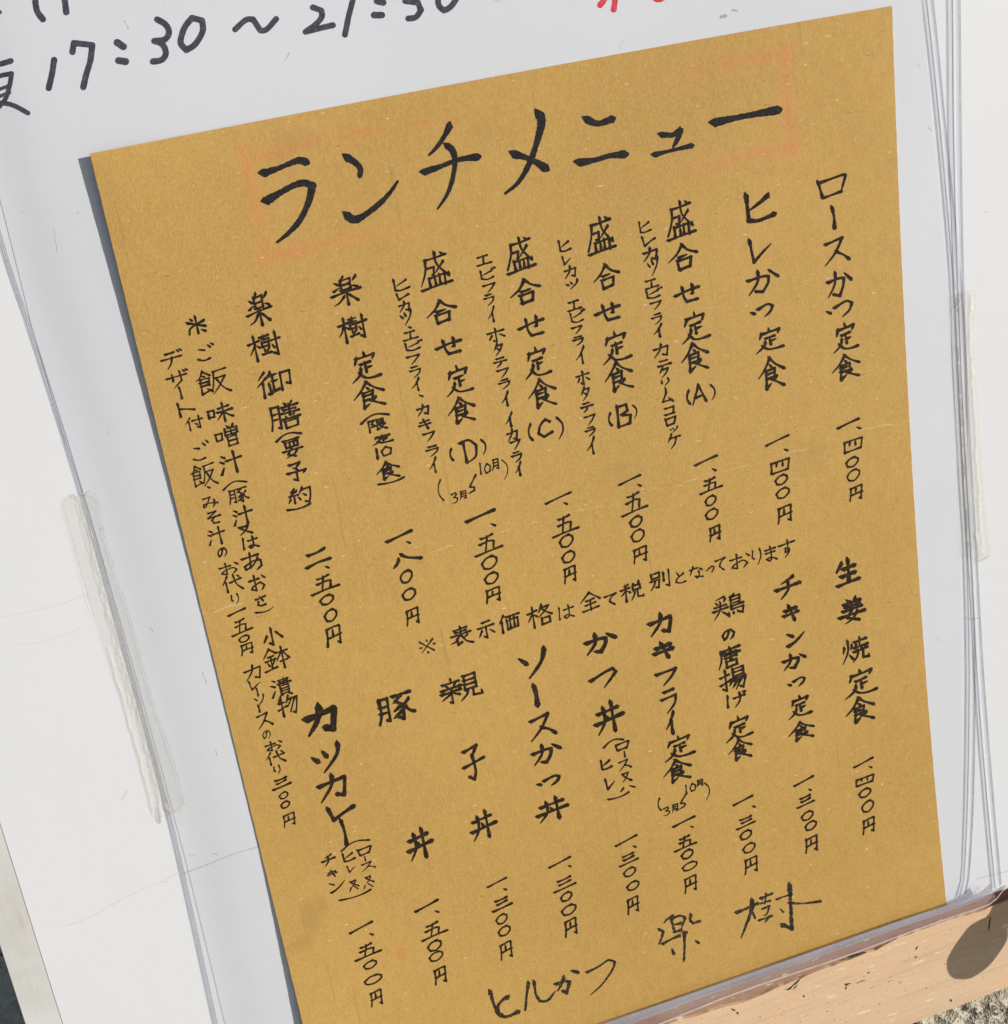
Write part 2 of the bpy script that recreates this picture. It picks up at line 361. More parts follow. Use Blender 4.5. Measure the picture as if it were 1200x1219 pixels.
class Ink:
    def __init__(s, hf, base): s.V = []; s.F = []; s.hf = hf; s.base = base; s.k = 0
    def stroke(s, pts, wd, brush=True, jit=.085, rnd=random, scale_step=1.0):
        # split at sharp corners
        segs = [[pts[0]]]
        for i in range(1, len(pts)):
            segs[-1].append(pts[i])
            if 0 < i < len(pts) - 1:
                a = math.atan2(pts[i][1] - pts[i-1][1], pts[i][0] - pts[i-1][0]); b = math.atan2(pts[i+1][1] - pts[i][1], pts[i+1][0] - pts[i][0])
                d = abs((b - a + math.pi) % (2 * math.pi) - math.pi)
                if d > 1.0 : segs.append([pts[i]])
        for si, sg in enumerate(segs):
            if len(sg) < 2: continue
            a0 = (1.0, 1.0)
            if brush:
                dx, dy = sg[-1][0] - sg[-2][0], sg[-1][1] - sg[-2][1]; L = math.dist(sg[0], sg[-1])
                first, last = si == 0, si == len(segs) - 1
                st = 1.25 if first else 1.1; en = 1.0
                if last:
                    if dx < -.25 * abs(dy) and dy > 0: en = .38
                    elif dy < -.8 * abs(dx): en = .35
                    elif dx > 0 and dy > .35 * dx: en = 1.4
                    elif abs(dy) > 2 * abs(dx): en = .85
                    else: en = 1.25
                    if L < wd * 3.2 and first: st, en = (.5, 1.25) if dy >= -.3 * abs(dx) and dx > 0 else (1.2, .5)
                mid = .78 if L > wd * 4 else .95
            else: st = en = 1; mid = .96
            c = catmull(sg, max(.8, wd * .35) * scale_step)
            n = len(c); acc = [0]
            for i in range(1, n): acc.append(acc[-1] + math.dist(c[i-1], c[i]))
            tot = acc[-1] or 1
            rs = []
            ph = rnd.uniform(0, 6)
            for i in range(n):
                t = acc[i] / tot
                wv = st + (mid - st) * min(1, t / .35) if t < .35 else (mid if t < .6 else mid + (en - mid) * (t - .6) / .4)
                rs.append(wd * .5 * wv * (1 + rnd.uniform(-jit, jit)))
            nor = []
            for i in range(n):
                a, b = c[max(0, i-1)], c[min(n-1, i+1)]; d = math.dist(a, b) or 1
                nor.append(((b[0] - a[0]) / d, (b[1] - a[1]) / d))
            rows = []
            for k_ in (1.0, .8, .45):   # start: rounded for a marker, slanting in from the upper left for a brush
                r = rs[0]; q = math.sqrt(max(0, 1 - k_ * k_)); o = k_ * r if brush and si == 0 else 0
                if o: q = (1 - k_) ** .8
                rows.append((c[0][0] - nor[0][0] * r * k_ - .38 * o, c[0][1] - nor[0][1] * r * k_ - .42 * o, nor[0], max(.04, q) * r, max(.04, q) * r))
            for i in range(n):
                rows.append((c[i][0], c[i][1], nor[i], rs[i] * (1 + rnd.uniform(-jit, jit)), rs[i] * (1 + rnd.uniform(-jit, jit))))
            for k_ in (.45, .8, 1.0):
                r = rs[-1]; q = math.sqrt(max(0, 1 - k_ * k_)) if not (brush and si == len(segs) - 1) else (1 - k_) ** .65; rows.append((c[-1][0] + nor[-1][0] * r * k_, c[-1][1] + nor[-1][1] * r * k_, nor[-1], max(.04, q) * r, max(.04, q) * r))
            b0 = len(s.V)
            s.k += 1
            for j, (x, y, nn, ra, rb) in enumerate(rows):
                e = s.base + .0022 * (s.k % 14) + .00003 * j
                for sg_, rr_ in ((1, ra), (-1, rb)):
                    px, py = x - nn[1] * rr_ * sg_, y + nn[0] * rr_ * sg_
                    s.V.append(P(px, py, s.hf(px, py) + e))
            for j in range(len(rows) - 1): s.F.append((b0 + 2*j, b0 + 2*j + 1, b0 + 2*j + 3, b0 + 2*j + 2))
    def blot(s, x, y, rx, ry, ang, rnd):
        n = 14; b0 = len(s.V); s.k += 1; e = s.base + .0022 * (s.k % 14)
        s.V.append(P(x, y, s.hf(x, y) + e))
        for k in range(n):
            t = 2 * math.pi * k / n; q = rnd.uniform(.55, 1.2); a, b = rx * q * math.cos(t), ry * q * math.sin(t)
            px, py = x + a * math.cos(ang) - b * math.sin(ang), y + a * math.sin(ang) + b * math.cos(ang)
            s.V.append(P(px, py, s.hf(px, py) + e))
        for k in range(n): s.F.append((b0, b0 + 1 + k, b0 + 1 + (k + 1) % n))
    def build(s, name, mat, parent, label=None):
        o = mesh(name, s.V, s.F, mat, parent)
        if label: o['label'] = label
        return o
# ------------------------------------------------------------------ menu sheet surface
def homog(src, dst):
    A = []
    for (u, v), (x, y) in zip(src, dst):
        A += [[u, v, 1, 0, 0, 0, -x*u, -x*v, -x], [0, 0, 0, u, v, 1, -y*u, -y*v, -y]]
    return np.linalg.svd(np.array(A, float))[2][-1].reshape(3, 3)
HP = homog([(0, 0), (1, 0), (1, 1), (0, 1)], [(107, 183), (1062, 7), (1127, 1078), (388, 1331)]); HPI = np.linalg.inv(HP)
def st2px(s, t):
    q = HP @ np.array([s, t, 1]); x, y = q[0] / q[2], q[1] / q[2]
    x -= 9.5 * 4 * t * (1 - t) * s ** 3
    y -= 3.0 * 4 * s * (1 - s) * (1 - t) ** 3
    return x, y
def px2st(x, y):
    q = HPI @ np.array([x, y, 1]); return q[0] / q[2], q[1] / q[2]
def hpaper(s, t):
    s = max(0, min(1, s)); t = max(0, min(1, t))
    a = math.exp(-(s / .085) ** 1.3)
    lift = 1.75 * max(0, 1 - t / .42) ** 1.4 + 1.6 * max(0, (t - .66) / .24) ** 1.3
    # gentle overall waviness of a sheet standing in its sleeve
    wv = .22 * math.sin(s * 5.2 + 1) * math.sin(t * 4.1 + .5) + .08 * math.sin(s * 17 + t * 6)
    return .46 + a * lift + wv * min(1, s * 6, (1 - s) * 8 + .2)
def hpx(x, y): return hpaper(*px2st(x, y))
menu = empty('menu_sheet', 'brown kraft paper lunch menu covered in black handwritten Japanese', 'menu', (0, 347, .8))
NS, NT = 90, 120
vs = []; fs = []
for j in range(NT + 1):
    for i in range(NS + 1):
        s_, t_ = i / NS, j / NT; x, y = st2px(s_, t_); x += .5 * math.sin(j * 1.9) * (i in (0, NS)) * .3
        vs.append(P(x, y, hpaper(s_, t_)))
for j in range(NT):
    for i in range(NS): fs.append((j*(NS+1)+i, (j+1)*(NS+1)+i, (j+1)*(NS+1)+i+1, j*(NS+1)+i+1))
pap = mesh('paper', vs, fs, m_kraft, menu)
sol = pap.modifiers.new('thickness', 'SOLIDIFY'); sol.thickness = .00022; sol.offset = -1
# ------------------------------------------------------------------ glyphs: strokes on a 0-99 grid, x then y, '/' between strokes
G = {}
def g(k, s): G[k] = [[(int(p[i:i+2]), int(p[i+2:i+4])) for i in range(0, len(p), 4)] for p in (q.replace(' ', '') for q in s.split('/'))]
g('一', '0560 5051 9542'); g('二', '2030 5525 8014/0580 5066 9562'); g('三', '2225 5520 8012/2755 5548 7838/0294 5084 9872')
g('四', '1022 0885/1022 5015 9212 8575/3524 3250/6020 6048/0885 8575')
g('五', '2815 4812 7003/5010 3885/2245 5535 7238 6872/0094 5082 9974'); g('〇', '7010 3520 1050 2085 5592 8860 9028 7010')
g('円', '1518 1460 0599/1518 5010 8806 9010 8550 8296 7088/4818 4652/1460 5055 9048'); g('八', '3040 2565 1099/4005 6040 9968')
g('、', '2535 7065'); g('月', '2510 2260 0598/2510 7505 8012 7590 6085/2538 7532/2465 7460')
g('3', '2015 6005 6822 4045 7055 7075 4595 1590'); g('〜', '9900 5040 3060 6868 6585 0599'); g('1', '5202 4596'); g('0', '5010 2045 3088 7080 8035 5010')
g('A', '5505 1095/5505 9088/3060 7555'); g('B', '3010 2890/3012 7010 7535 4048/4848 8555 8085 2892'); g('C', '8525 6005 2530 1070 4095 9078'); g('D', '2512 3092/0515 5508 9535 8575 3095')
g('(', '6005 3035 3070 6098'); g(')', '3005 7035 6570 2598'); g('︵', '0090 3035 6020 9955'); g('︶', '0055 4090 7570 9910')
g('定', '5000 5214/2420 1642/2422 5818 8614 7832/3644 7038/5242 5472/5458 7454/3658 2878 0099/2874 4590 7094 9990')
g('食', '4802 2535 0058/4802 6822 9942/4620 5228/3240 3095/3240 6534 6268/3252 6048/3266 6062/3095 5080/7262 5876/5068 7282 9594')
g('盛', '2518 5516 9010/2520 2250 0588/2842 4840 4562 3860/5502 6035 9070 9058/8028 5058/7202 8010/3068 3292/3068 7862 7890/4866 4890/6264 6288/0598 5092 9986')
g('合', '5000 3035 0062/5000 7025 9940/3548 6542/3062 3598/3062 7655 7290/3598 7290'); g('せ', '0048 5032 9524/7008 7050 6052/3010 3560 4588 8885')
g('楽', '4802 4012/3515 3548/3515 6810 6645/3532 6628/3548 6645/1518 2828/1048 2838/9005 7520/7535 9242/0065 5056 9950/5050 5299/4268 2585 0595/6065 8588')
g('樹', '0030 3522/2002 2298/2032 1055 0072/2438 3548/5002 5022/3812 6508/4022 6420/4232 4248 6445 6230 4232/4855 5068/6252 5568/3878 6672/6832 9926/8502 8688 7580/7245 7858')
g('御', '2502 0528/2825 0055/1845 1899/4205 3225/3522 6018/4620 4680/4645 6240/3450 3588/3088 6275/7018 7085/7018 9815 9565 8560')
g('膳', '0812 0860 0095/0812 3210 3292 2588/0838 3036/0860 3058/5202 5810/8000 7210/4220 9515/4830 8826/4042 9838/6812 6850/5050 5458/8045 7655/3864 9958/4872 5096 8892 8868 4872')
g('要', '1008 8802/2020 2248 7842 8015 2020/4208 4245/6006 6042/0065 9958/4850 2580 6098/7062 5585 1599')
g('予', '2508 7504 5030/4022 6035/1050 9545 8062/5250 5295 3585'); g('約', '3002 1520 3522/4015 0542 4540/2542 2585/1058 0078/4052 5070/6505 5035/6218 9812 9560 8595 7088/6240 7552')
g('限', '0808 0898/0808 3505 2035 3855 1062/5008 5090/5008 8504 8540/5024 8422/5042 8440/5090 7080/9550 7565/6248 7575 9992')
g('飯', '2502 1525 0035/2502 4520/2018 2822/1232 1292/1232 4030 3860/1245 3844/1260 3858/1292 4080/3070 4585/5512 9505/5812 5550 4588/6038 9034 7070 4599/6545 8080 9999')
g('味', '0530 0865/0530 3028 2862 0865/4525 8518/3845 9938/6502 6699/6248 5068 3585/6848 8568 9978')
g('噌', '0035 0565/0035 2832 2662 0565/5002 5812/8000 7212/4018 4048 9042 9015 4018/6518 6544/4232 9028/4858 4898 8594 8552 4858/5075 8472')
g('汁', '1510 3022/0535 2245/0598 2065/3538 9930/6802 7099')
g('豚', '0812 0860 0095/0812 3210 3292 2588/0838 3036/0860 3058/4510 9505/7010 4535/5530 7248 6898 5585/6550 4565/6868 4288/9230 7550/7550 8570 9982')
g('又', '1515 7510 5555 1599/2525 5560 9999'); g('は', '1505 1090 2080/4030 9522/7005 7075 5090 4078 6068 9590'); g('あ', '1025 8018/4505 4080/7535 5070 2085 1568 5048 8550 8580 6098')
g('お', '1030 6025/3805 3885 1575 2560 6545 8565 6590/8010 9528'); g('さ', '1035 9020/4504 7055/3060 2085 5098 8592'); g('小', '5005 5090 3578/2540 0570/7530 9960')
g('鉢', '2802 0040/2802 5025/1838 4034/0555 4550/2838 2890/1262 1878/4258 3575/0099 4888/5225 9820/7502 7699/7225 4865/7825 9960/6270 9066')
g('漬', '1005 2515/0030 2040/0095 2060/4012 9008/4522 8518/3534 9930/6500 6532/4542 4584 8582 8540 4542/4556 8454/4570 8468/5586 3599/7586 9599')
g('物', '1510 0530/0832 4028/2202 2299/0065 4550/5802 4535/5520 9815 9060 8095 7088/7018 4560/8518 5585')
g('デ', '2518 6512/0545 9538/5242 4570 2599/7500 8312/8800 9810'); g('ザ', '0540 9530/3015 3258/6508 6860 3099/8000 8510/9200 9908'); g('ー', '4202 5250 5099')
g('ト', '4000 4299/4240 7550 9965'); g('付', '3002 0045/2032 2099/4030 9925/8002 8090 6582/5550 6562'); g('ご', '2030 5038/1088 4099 7092/7012 8228/8803 9916')
g('み', '2015 6010 3080 1585 1565 5060 9972/8040 8070 6599'); g('そ', '2515 7010 2050 9045/6048 4070 5095 8095'); g('の', '5525 4070 2085 1050 3520 7015 9045 8075 6095')
g('代', '3002 0050/2040 2099/4045 9930/6002 7060 9999/8005 9015'); g('り', '2510 2050 3060/7005 7550 5099')
g('ヒ', '2002 2285 5092 9080/8016 5038 2852'); g('レ', '2505 3050 3595 7060 9935'); g('か', '1035 5028 6832 6560 5095 3085/4005 3550 1095/7210 9540')
g('っ', '0548 2060/3540 7520 9535 8565 6090'); g('つ', '0545 5520 8510 9530 8055 5099'); g('ロ', '1015 2088/1520 8505 9010 7578/2090 7578')
g('ス', '1022 7508 7018 4560 0599/5055 7570 9590'); g('カ', '0535 5028 8522 8535 7590 5580/4805 4045 0595'); g('ツ', '0830 2550/4018 5042/9005 8045 3599')
g('エ', '1518 8010/5015 4880/0590 9978'); g('ビ', '1520 1880 5092 8580/7830 2555/7808 8620/9202 9914'); g('フ', '0520 9010 7050 3099'); g('ラ', '2512 7508/1040 8532 7565 3099')
g('イ', '7505 4545 0575/5040 5599'); g('ホ', '0530 9520/5002 5095 3585/2550 1078/7045 9568'); g('タ', '4005 0555/3520 8515 6060 1599/3040 6060'); g('テ', '2512 8005/0545 9938/5545 5070 2099')
g('ニ', '2025 7518/0585 9972'); g('ク', '4002 0550/3520 9012 7055 2099'); g('リ', '2510 2560/7505 7850 4599'); g('ム', '5005 1585 8578/6555 9595'); g('コ', '1520 8512 8080/1090 8880')
g('ケ', '3005 0055/2030 9925/6528 5565 2099'); g('キ', '1532 8020/0562 9050/4005 6599'); g('チ', '7502 5015 2525/0552 9940/5022 5060 2099'); g('ン', '1020 3540/1095 5075 9530'); g('ソ', '0815 3042/9002 7550 3099'); g('ハ', '3040 1080/6530 9570')
g('生', '3010 0545/3535 8528/2565 8558/5502 5590/0599 9988'); g('姜', '3002 4012/6800 5812/2022 8515/2535 8030/1550 9042/5012 5048/4852 3078 7598/7058 5085 2099/0072 9965')
g('焼', '1030 0555/3825 3245/2205 2250 0099/2565 4085/7002 6835/5018 9512/5528 5248/4540 9935 8545/7535 7548/4558 9950/6055 5580 3899/7852 7888 9992 9978')
g('鶏', '4002 1012/0820 1532/2216 2628/4212 3628/0545 4540/0062 4855/2535 2065 0098/2868 4588/7202 6012/5815 5870/5815 9010 8840 5842/5828 8826/5855 9950/5870 9866 9595 8588/5080 4899/6580 6590/7878 8088')
g('唐', '5002 5212/1518 9510/1520 1560 0099/3032 8028 8050/2542 9536/3056 8050/5518 5565/3570 3598 8092 8068 3570')
g('揚', '0030 3522/2002 2092 0882/0065 3850/5005 5038 9034 9002 5005/5020 9018/4048 9942/5050 3575/5058 9552 8595 7588/6560 4588/8058 5899')
g('げ', '1510 1085 1878/4035 9530/7008 7060 4599/8300 9012/9400 9908')
g('親', '2502 2510/0518 4514/1222 1832/3820 3232/0040 5034/0055 5050/2540 2599 2092/2260 0080/2860 4572/5805 5860/5805 8802 8858 5860/5822 8820/5840 8838/6562 6080 4599/7860 7888 9990 9972')
g('子', '1518 7508 5034/5032 5575 4599 2590/0560 9945'); g('丼', '1530 8520/0565 9950/3515 3560 1099/6502 6899/4540 5052'); g('※', '1515 8585/8515 1585/5008 5218/0850 2052/8045 9246/5080 5290')
g('米', '5002 5098/0530 9565/9530 2060 0595/2008 3020/7080 9092')
g('表', '2015 8008/2530 7524/0546 9538/5002 5045/4545 2575 0082/3065 3095 5085/8052 6065/5250 7080 9999'); g('示', '3015 7510/0540 9532/5038 5095 3585/2555 0585/7055 9575')
g('価', '2502 0045/1535 1599/3515 9908/3835 3888 9080 9230 3835/5515 5580/7512 7578'); g('格', '0030 4020/2002 2299/2035 0070/2640 3850/6002 4535/5815 9010 7035 4060/6020 8042 9955/5565 5595 8890 8862 5565')
g('全', '5000 0045/5000 9942/3042 7036/2562 7556/5040 5088/1092 9082'); g('て', '0520 9510 5535 4065 7595')
g('税', '3505 1015/0032 4025/2212 2299/2238 0065/2840 4052/5505 6215/8500 7812/5522 5545 8842 8818 5522/6248 6070 4599/7546 7585 9990 9975')
g('別', '1010 1235 4832 4806 1010/0548 4844 4090 2885/2548 2070 0099/6515 6560/9002 9095 7585'); g('と', '3005 4540/8025 3055 2080 5095 9090')
g('な', '1025 6018/3505 1060/7020 9038/7045 7080 5590 4575 9590'); g('ま', '1520 8515/2040 8035/5002 5575 3592 2078 5070 9090'); g('す', '0525 9515/5502 5560 4068 4045 6050 6070 3599')
# ------------------------------------------------------------------ layout of the writing: glyph, centre x, centre y, width, height
def place(ik, ch, cx_, cy_, w_, h_, wd, rnd):
    s0, t0 = px2st(cx_, cy_)
    def nrm(a, b):
        d = math.dist(a, b); return ((b[0]-a[0]) / d, (b[1]-a[1]) / d)
    q = lambda s, t: tuple((HP @ np.array([s, t, 1]))[:2] / (HP @ np.array([s, t, 1]))[2])
    U = nrm(q(s0, t0), q(s0 + .02, t0)); Vv = nrm(q(s0, t0), q(s0, t0 + .02))
    Vv = (Vv[0] * .9, Vv[1])
    st_ = G[ch]
    xs = [p[0] for k in st_ for p in k]; ys = [p[1] for k in st_ for p in k]
    mx, my = (min(xs) + max(xs)) / 2, (min(ys) + max(ys)) / 2
    ex, ey = max(xs) - min(xs), max(ys) - min(ys)
    # measured size is the box in the photo: undo the lean of the local axes
    Wp, Hp = w_, h_
    fx = (Wp - abs(Vv[0]) * Hp * .45) / (abs(U[0])) ; fy = (Hp - abs(U[1]) * Wp * .55) / abs(Vv[1])
    if ch in '一': fx = Wp; kx = Wp / ex; ky = kx
    elif ch in 'ー1': ky = Hp / ey; kx = ky * .6
    elif ch in '()': ky = Hp / ey; kx = ky * .5
    elif ch == '、': kx = ky = Wp / ex * .8
    elif ch in '︵︶': kx = Wp / ex; ky = max(3, Hp - abs(U[1]) * Wp * .9) / ey * .9 if ch == '︶' else max(4, Hp) / ey * .8
    else:
        kx = max(Wp * .62, fx) / ex; ky = max(Hp * .62, fy) / ey
    kx *= .97; ky *= .97
    # very complex signs get a slightly thinner brush
    wd = wd * (max(.68, 1.1 - .022 * len(st_)) if len(st_) > 4 else 1) * 1.24
    for k in st_:
        jx, jy = rnd.uniform(-1.3, 1.3), rnd.uniform(-1.3, 1.3)
        pts = []
        for (gx, gy) in k:
            a = (gx - mx + jx + rnd.uniform(-1, 1)) * kx; b = (gy - my + jy + rnd.uniform(-1, 1)) * ky
            pts.append((cx_ + a * U[0] + b * Vv[0], cy_ + a * U[1] + b * Vv[1]))
        ik.stroke(pts, wd * rnd.uniform(.9, 1.1), rnd=rnd)
def line(name, label, items, wd, mat=None, seed=1):
    rnd = random.Random(seed * 77 + 5); ik = Ink(hpx, .03)
    for it in items.split(';'):
        f = it.split()
        if not f: continue
        ch, x, y, w_, h_ = f[0], *[float(q) for q in f[1:5]]
        place(ik, ch, x, y, w_, h_, float(f[5]) if len(f) > 5 else wd, rnd)
    return ik.build(name, mat or m_ink, menu, label)
D, S_, PR = 3.05, 2.05, 2.2
LINES = [
('dish_name', 'brush lettering ロースかつ定食', D, 'ロ 991 222 34 27;ー 992.5 259 30 25;ス 996 299 30 34;か 1000 338 30 32;っ 999 369 33 22;定 1006 401 31 38;食 1007 437 35 33'),
('price', 'price 一、四〇〇円 under ロースかつ定食', PR, '一 1010 504 27 8 2.8;、 1022 509 6 4;四 1016 530 22 17;〇 1014.5 550 15 13;〇 1016 565.5 15 15;円 1019 587 16 19'),
('dish_name', 'brush lettering ヒレかつ定食', D, 'ヒ 905 246 34 37 4.4;レ 905.5 297 27 30;か 908.5 335 38 30;っ 907 370.5 28 18;定 915.5 404 36 33 2.9;食 918 444 34 41 3'),
('price', 'price 一、四〇〇円 under ヒレかつ定食', PR, '一 925.5 524 29 8;、 935.7 535.5 5 4;四 929 555 23 17;〇 930 571 15 13;〇 932 587 16 14;円 934 612 18 22'),
('dish_name', 'brush lettering 盛合せ定食(A)', D, '盛 810 262 36 48;合 813 306 37 34;せ 818 350 30 22;定 827 389 36 40;食 827 425 34 37;( 819.5 473.5 8 16 2.2;A 831.5 470 18 25 2.6;) 849 467 8 18 2.2'),
('price', 'price 一、五〇〇円 under set A', PR, '一 841 548 28 8;、 850 559 5 4;五 846 577.5 28 20;〇 846 596 13 13;〇 847.5 612 15 14;円 851 635 14 19'),
('side_note', 'small lettering ヒレカツ エビフライ カニクリームコロッケ', S_, 'ヒ 768 270 14 15;レ 772.5 286.5 16 13;カ 774 303 17 17 2.3;ツ 777.5 317 14 24;エ 776 338 16 12;ビ 779 348.5 19 14;フ 781 364 13 11;ラ 782 380 12 14;イ 783 394 11 16;カ 787 417.5 18 17;ニ 791 432 16 8;ク 790.5 443.5 11 13;リ 792 455 9 9;ー 792.5 464.5 5 7;ム 794.5 473 13 13;コ 797 489 12 10;ロ 798.5 501.5 13 11;ツ 802 511.5 10 8 1.5;ケ 803 525 16 19'),
('dish_name', 'brush lettering 盛合せ定食(B)', D, '盛 715 280 36 47;合 722 329 33 32;せ 723.5 372 31 22;定 733 412.5 37 42;食 736 448 36 38;( 726.5 499.5 7 15 2;B 743 495 17 28 2.8;) 756 490 7 16 2'),
('price', 'price 一、五〇〇円 under set B', PR, '一 749.5 571 28 8;、 761 577.5 5 4;五 755 599 33 29;〇 757 621 15 14;〇 759 637.5 16 16;円 762 660.5 18 20'),
('side_note', 'small lettering ヒレカツ エビフライ ホタテフライ', S_, 'ヒ 672.5 292.5 14 15;レ 675 309.5 11 11;カ 679 324 14 15;ツ 681 339 15 12;エ 684 363.5 17 13;ビ 688 376 18 17;フ 687 393 12 10;ラ 688.5 406 12 12;イ 691 423 12 21;ホ 694 450 16 17;タ 697 469 11 17;テ 699 485 14 13;フ 702.5 500 13 13;ラ 703 514 12 12;イ 703.5 531 11 21'),
('dish_name', 'brush lettering 盛合せ定食(C)', D, '盛 619 303 37 45;合 625.5 347 38 32;せ 632.5 389 32 25;定 639 431 33 41;食 645 468 36 38;( 631.5 515 8 20 2.2;C 648.5 509.5 18 23 2.6;) 667 509.5 9 26 2.4'),
('price', 'price 一、五〇〇円 under set C', PR, '一 665 593 33 8;、 673 599 5 4;五 672.5 625.5 33 27;〇 674 644 17 16;〇 676.5 663 16 15;円 678.5 684 16 21'),
('side_note', 'small lettering エビフライ ホタテフライ イカフライ', S_, 'エ 576 310 18 13;ビ 581 325.5 19 16;フ 582.5 343 15 12;ラ 582.5 357 12 15;イ 585 375 10 19;ホ 590.5 399 21 18;タ 593.5 416 11 15;テ 596 431.5 16 13;フ 599 444.5 14 12;ラ 600.5 457.5 14 13;イ 601.5 475 10 18;イ 606 500 10 18;カ 610 518 13 15;フ 614 529.5 12 12;ラ 615.5 544 12 14;イ 617 558.5 9 17'),
('dish_name', 'brush lettering 盛合せ定食(D)', D, '盛 518 322 41 47;合 525.5 371 38 31;せ 534 413 32 21;定 545.5 452 35 39;食 549 488 35 34;( 537.5 541.5 7 14 2.2;D 558 537 21 30 2.9;) 576 532 8 18 2.2'),
('season_note', 'tiny lettering (3月〜10月) beside set D', 1.6, '( 524.5 584 6 26 1.3;3 541 593 8 13;月 551 589.5 9 11;〜 562 577 14 22 1.8;1 572 558 5 13;0 580.5 557.5 8 12;月 589.5 553 9 14;) 601.5 558.5 7 24 1.2'),
('price', 'price 一、五〇〇円 under set D', PR, '一 572.5 614 36 8 3;、 587 624.5 6 5;五 580.5 648 35 27;〇 582.5 670 19 17;〇 585 688 17 15;円 587 708.5 19 19'),
('side_note', 'small lettering ヒレカツ、エビフライ、カキフライ', S_, 'ヒ 478 338.5 19 16 2.2;レ 480 352.5 15 9;カ 481.5 365 13 13;ツ 483.5 378 15 19;、 487.7 389.5 4 3;エ 489 399.5 18 12;ビ 493 411 21 14;フ 492.5 428 16 12;ラ 494.5 443 13 15;イ 495 458 11 16;、 501 471 5 4;カ 503.5 488.5 15 14;キ 506 505 15 13;フ 511 520 14 12;ラ 515 537 15 14;イ 515.5 554 11 19'),
('dish_name', 'brush lettering 楽樹定食(限定10食)', D, '楽 411.5 346 39 39;樹 420.5 391.5 37 34;定 434.5 435.5 38 40;食 439 470 40 36;︵ 446 497.5 36 10 2.2;限 450 506 22 16 2.2;定 455 522.5 27 14 2.3;1 449 540.5 5 11 2.3;0 460 537 13 12 2;食 461.5 560 30 24 2.6;︶ 465.5 573 33 9 2.2'),
('price', 'price 一、八〇〇円 under 楽樹定食', PR, '一 475 638 32 8 3;、 486 645.5 5 4;八 484 666 36 19 3;〇 483.5 686.5 15 16 2.6;〇 487 707.5 17 15 2.4;円 491 734 17 21'),
('dish_name', 'brush lettering 楽樹御膳(要予約)', 3.1, '楽 308.5 368 34 42;樹 315.5 413 41 35;御 326.5 456 44 36;膳 339 494.5 40 36;︵ 343 519.5 32 9 2.2;要 348 533 27 25 2.4;予 353 562 24 24 2.5;約 357 590 30 23 2.3;︶ 356 604 29 9 2.2'),
('price', 'price 二、五〇〇円 under 楽樹御膳', 2.3, '二 377.5 664 32 22 3;、 389 675 5 4;五 386.5 695 36 25;〇 389 714 17 13;〇 393.5 732.5 16 16;円 397 757 20 25'),
('footnote', 'lettering ※ご飯味噌汁(豚汁又はあおさ)小鉢漬物', 2.2, '米 234 387 23 23 2.5;ご 245 419 23 22;飯 253 455 42 34 2.5;味 262.5 492 32 26 2.4;噌 270 519 29 29 2.4;汁 275 551 29 28 2.4;︵ 279 577 30 9 1.8;豚 284 590 25 20 2.2;汁 289 614 26 24 2.2;又 292.5 631 16 12;は 298 646 19 15 1.9;あ 300 669 24 24;お 307 694 21 22 2.1;さ 310.5 715 13 14 1.9;︶ 315.5 726.5 23 9 1.8;小 324.5 758 25 23 2.3;鉢 329 784 33 30 2.3;漬 335 818 27 26 2.3;物 343 840 27 27 2.2'),
('footnote', 'lettering デザート付 ご飯、みそ汁のお代り一五〇円', 1.8, 'デ 205 428 28 25 2.1;ザ 211.5 451 28 23 2.1;ー 215 468 6 14 1.9;ト 222.5 487 20 18 2.2;付 231.5 504 22 18;ご 239 536.5 23 25 2.1;飯 242 566 34 30 2.1;、 248 580 4 3;み 250.5 598 19 15;そ 255 616 16 16;汁 258 638 23 23;の 265 658 12 12;お 273 677 24 17;代 276.5 694.5 25 22;り 280 713.5 10 14 1.5;一 282 729 22 5 2.1;五 287 746 27 21;〇 290.5 760.5 13 9;円 294 772.5 16 15'),
('footnote', 'lettering カレーソースのお代り三〇〇円', 1.8, 'カ 301 801 21 20 2.1;レ 304 815 14 12;ー 306.5 824 5 9;ソ 309 834.5 13 14 1.6;ー 308.5 844 5 8;ス 315 857.5 19 20 2;の 317.5 875 10 11 1.3;お 326 888 21 14;代 328 902 24 18;り 330 917 8 11 1.5;三 335 932 24 15 2;〇 337.5 947 11 9;〇 339.5 958 11 9;円 344 976 16 17'),
('dish_name', 'heavy brush lettering カツカレー', 3.6, 'カ 381.5 857 37 36 6;ツ 388.5 904 36 35 4.3;カ 396 937.5 35 33 4.3;レ 407.5 966 33 20 3.7;ー 409.5 991 10 30 3.6'),
('side_note', 'small lettering (ロース又ハ ヒレ又ハ チキン)', 1.6, '︵ 423 1005 37 8 1.6;ロ 434 1013 18 11 1.9;ー 434.5 1022 5 6;ス 438.5 1031 17 12;又 440 1047 10 9;ハ 438 1055 12 7 1.2;ヒ 415.5 1020 14 12 2;レ 418.5 1034 10 9;又 422 1052 10 9;ハ 421 1058 11 7 1.3;チ 391.5 1024 17 15 2;キ 395.5 1040 12 9;ン 402 1055 20 15 1.9;︶ 423 1066 40 14 1.7'),
('price', 'price 一、五〇〇円 under カツカレー', 2, '一 430 1104 30 8;、 442 1112 5 3;五 437.5 1132 34 21;〇 440.5 1148.5 16 11;〇 444 1166 22 13;円 448 1188 16 20'),
('dish_name', 'brush lettering 豚丼', 3.6, '豚 470.5 843 46 38 4;丼 500 1005 33 39 3.6'),
('price', 'price 一、五〇〇円 under 豚丼', 2.1, '一 508 1078.5 30 8;、 520 1085 5 4;五 516 1107.5 34 23;〇 517.5 1126 17 14;〇 519 1138.5 17 13;円 524 1161.5 16 21'),
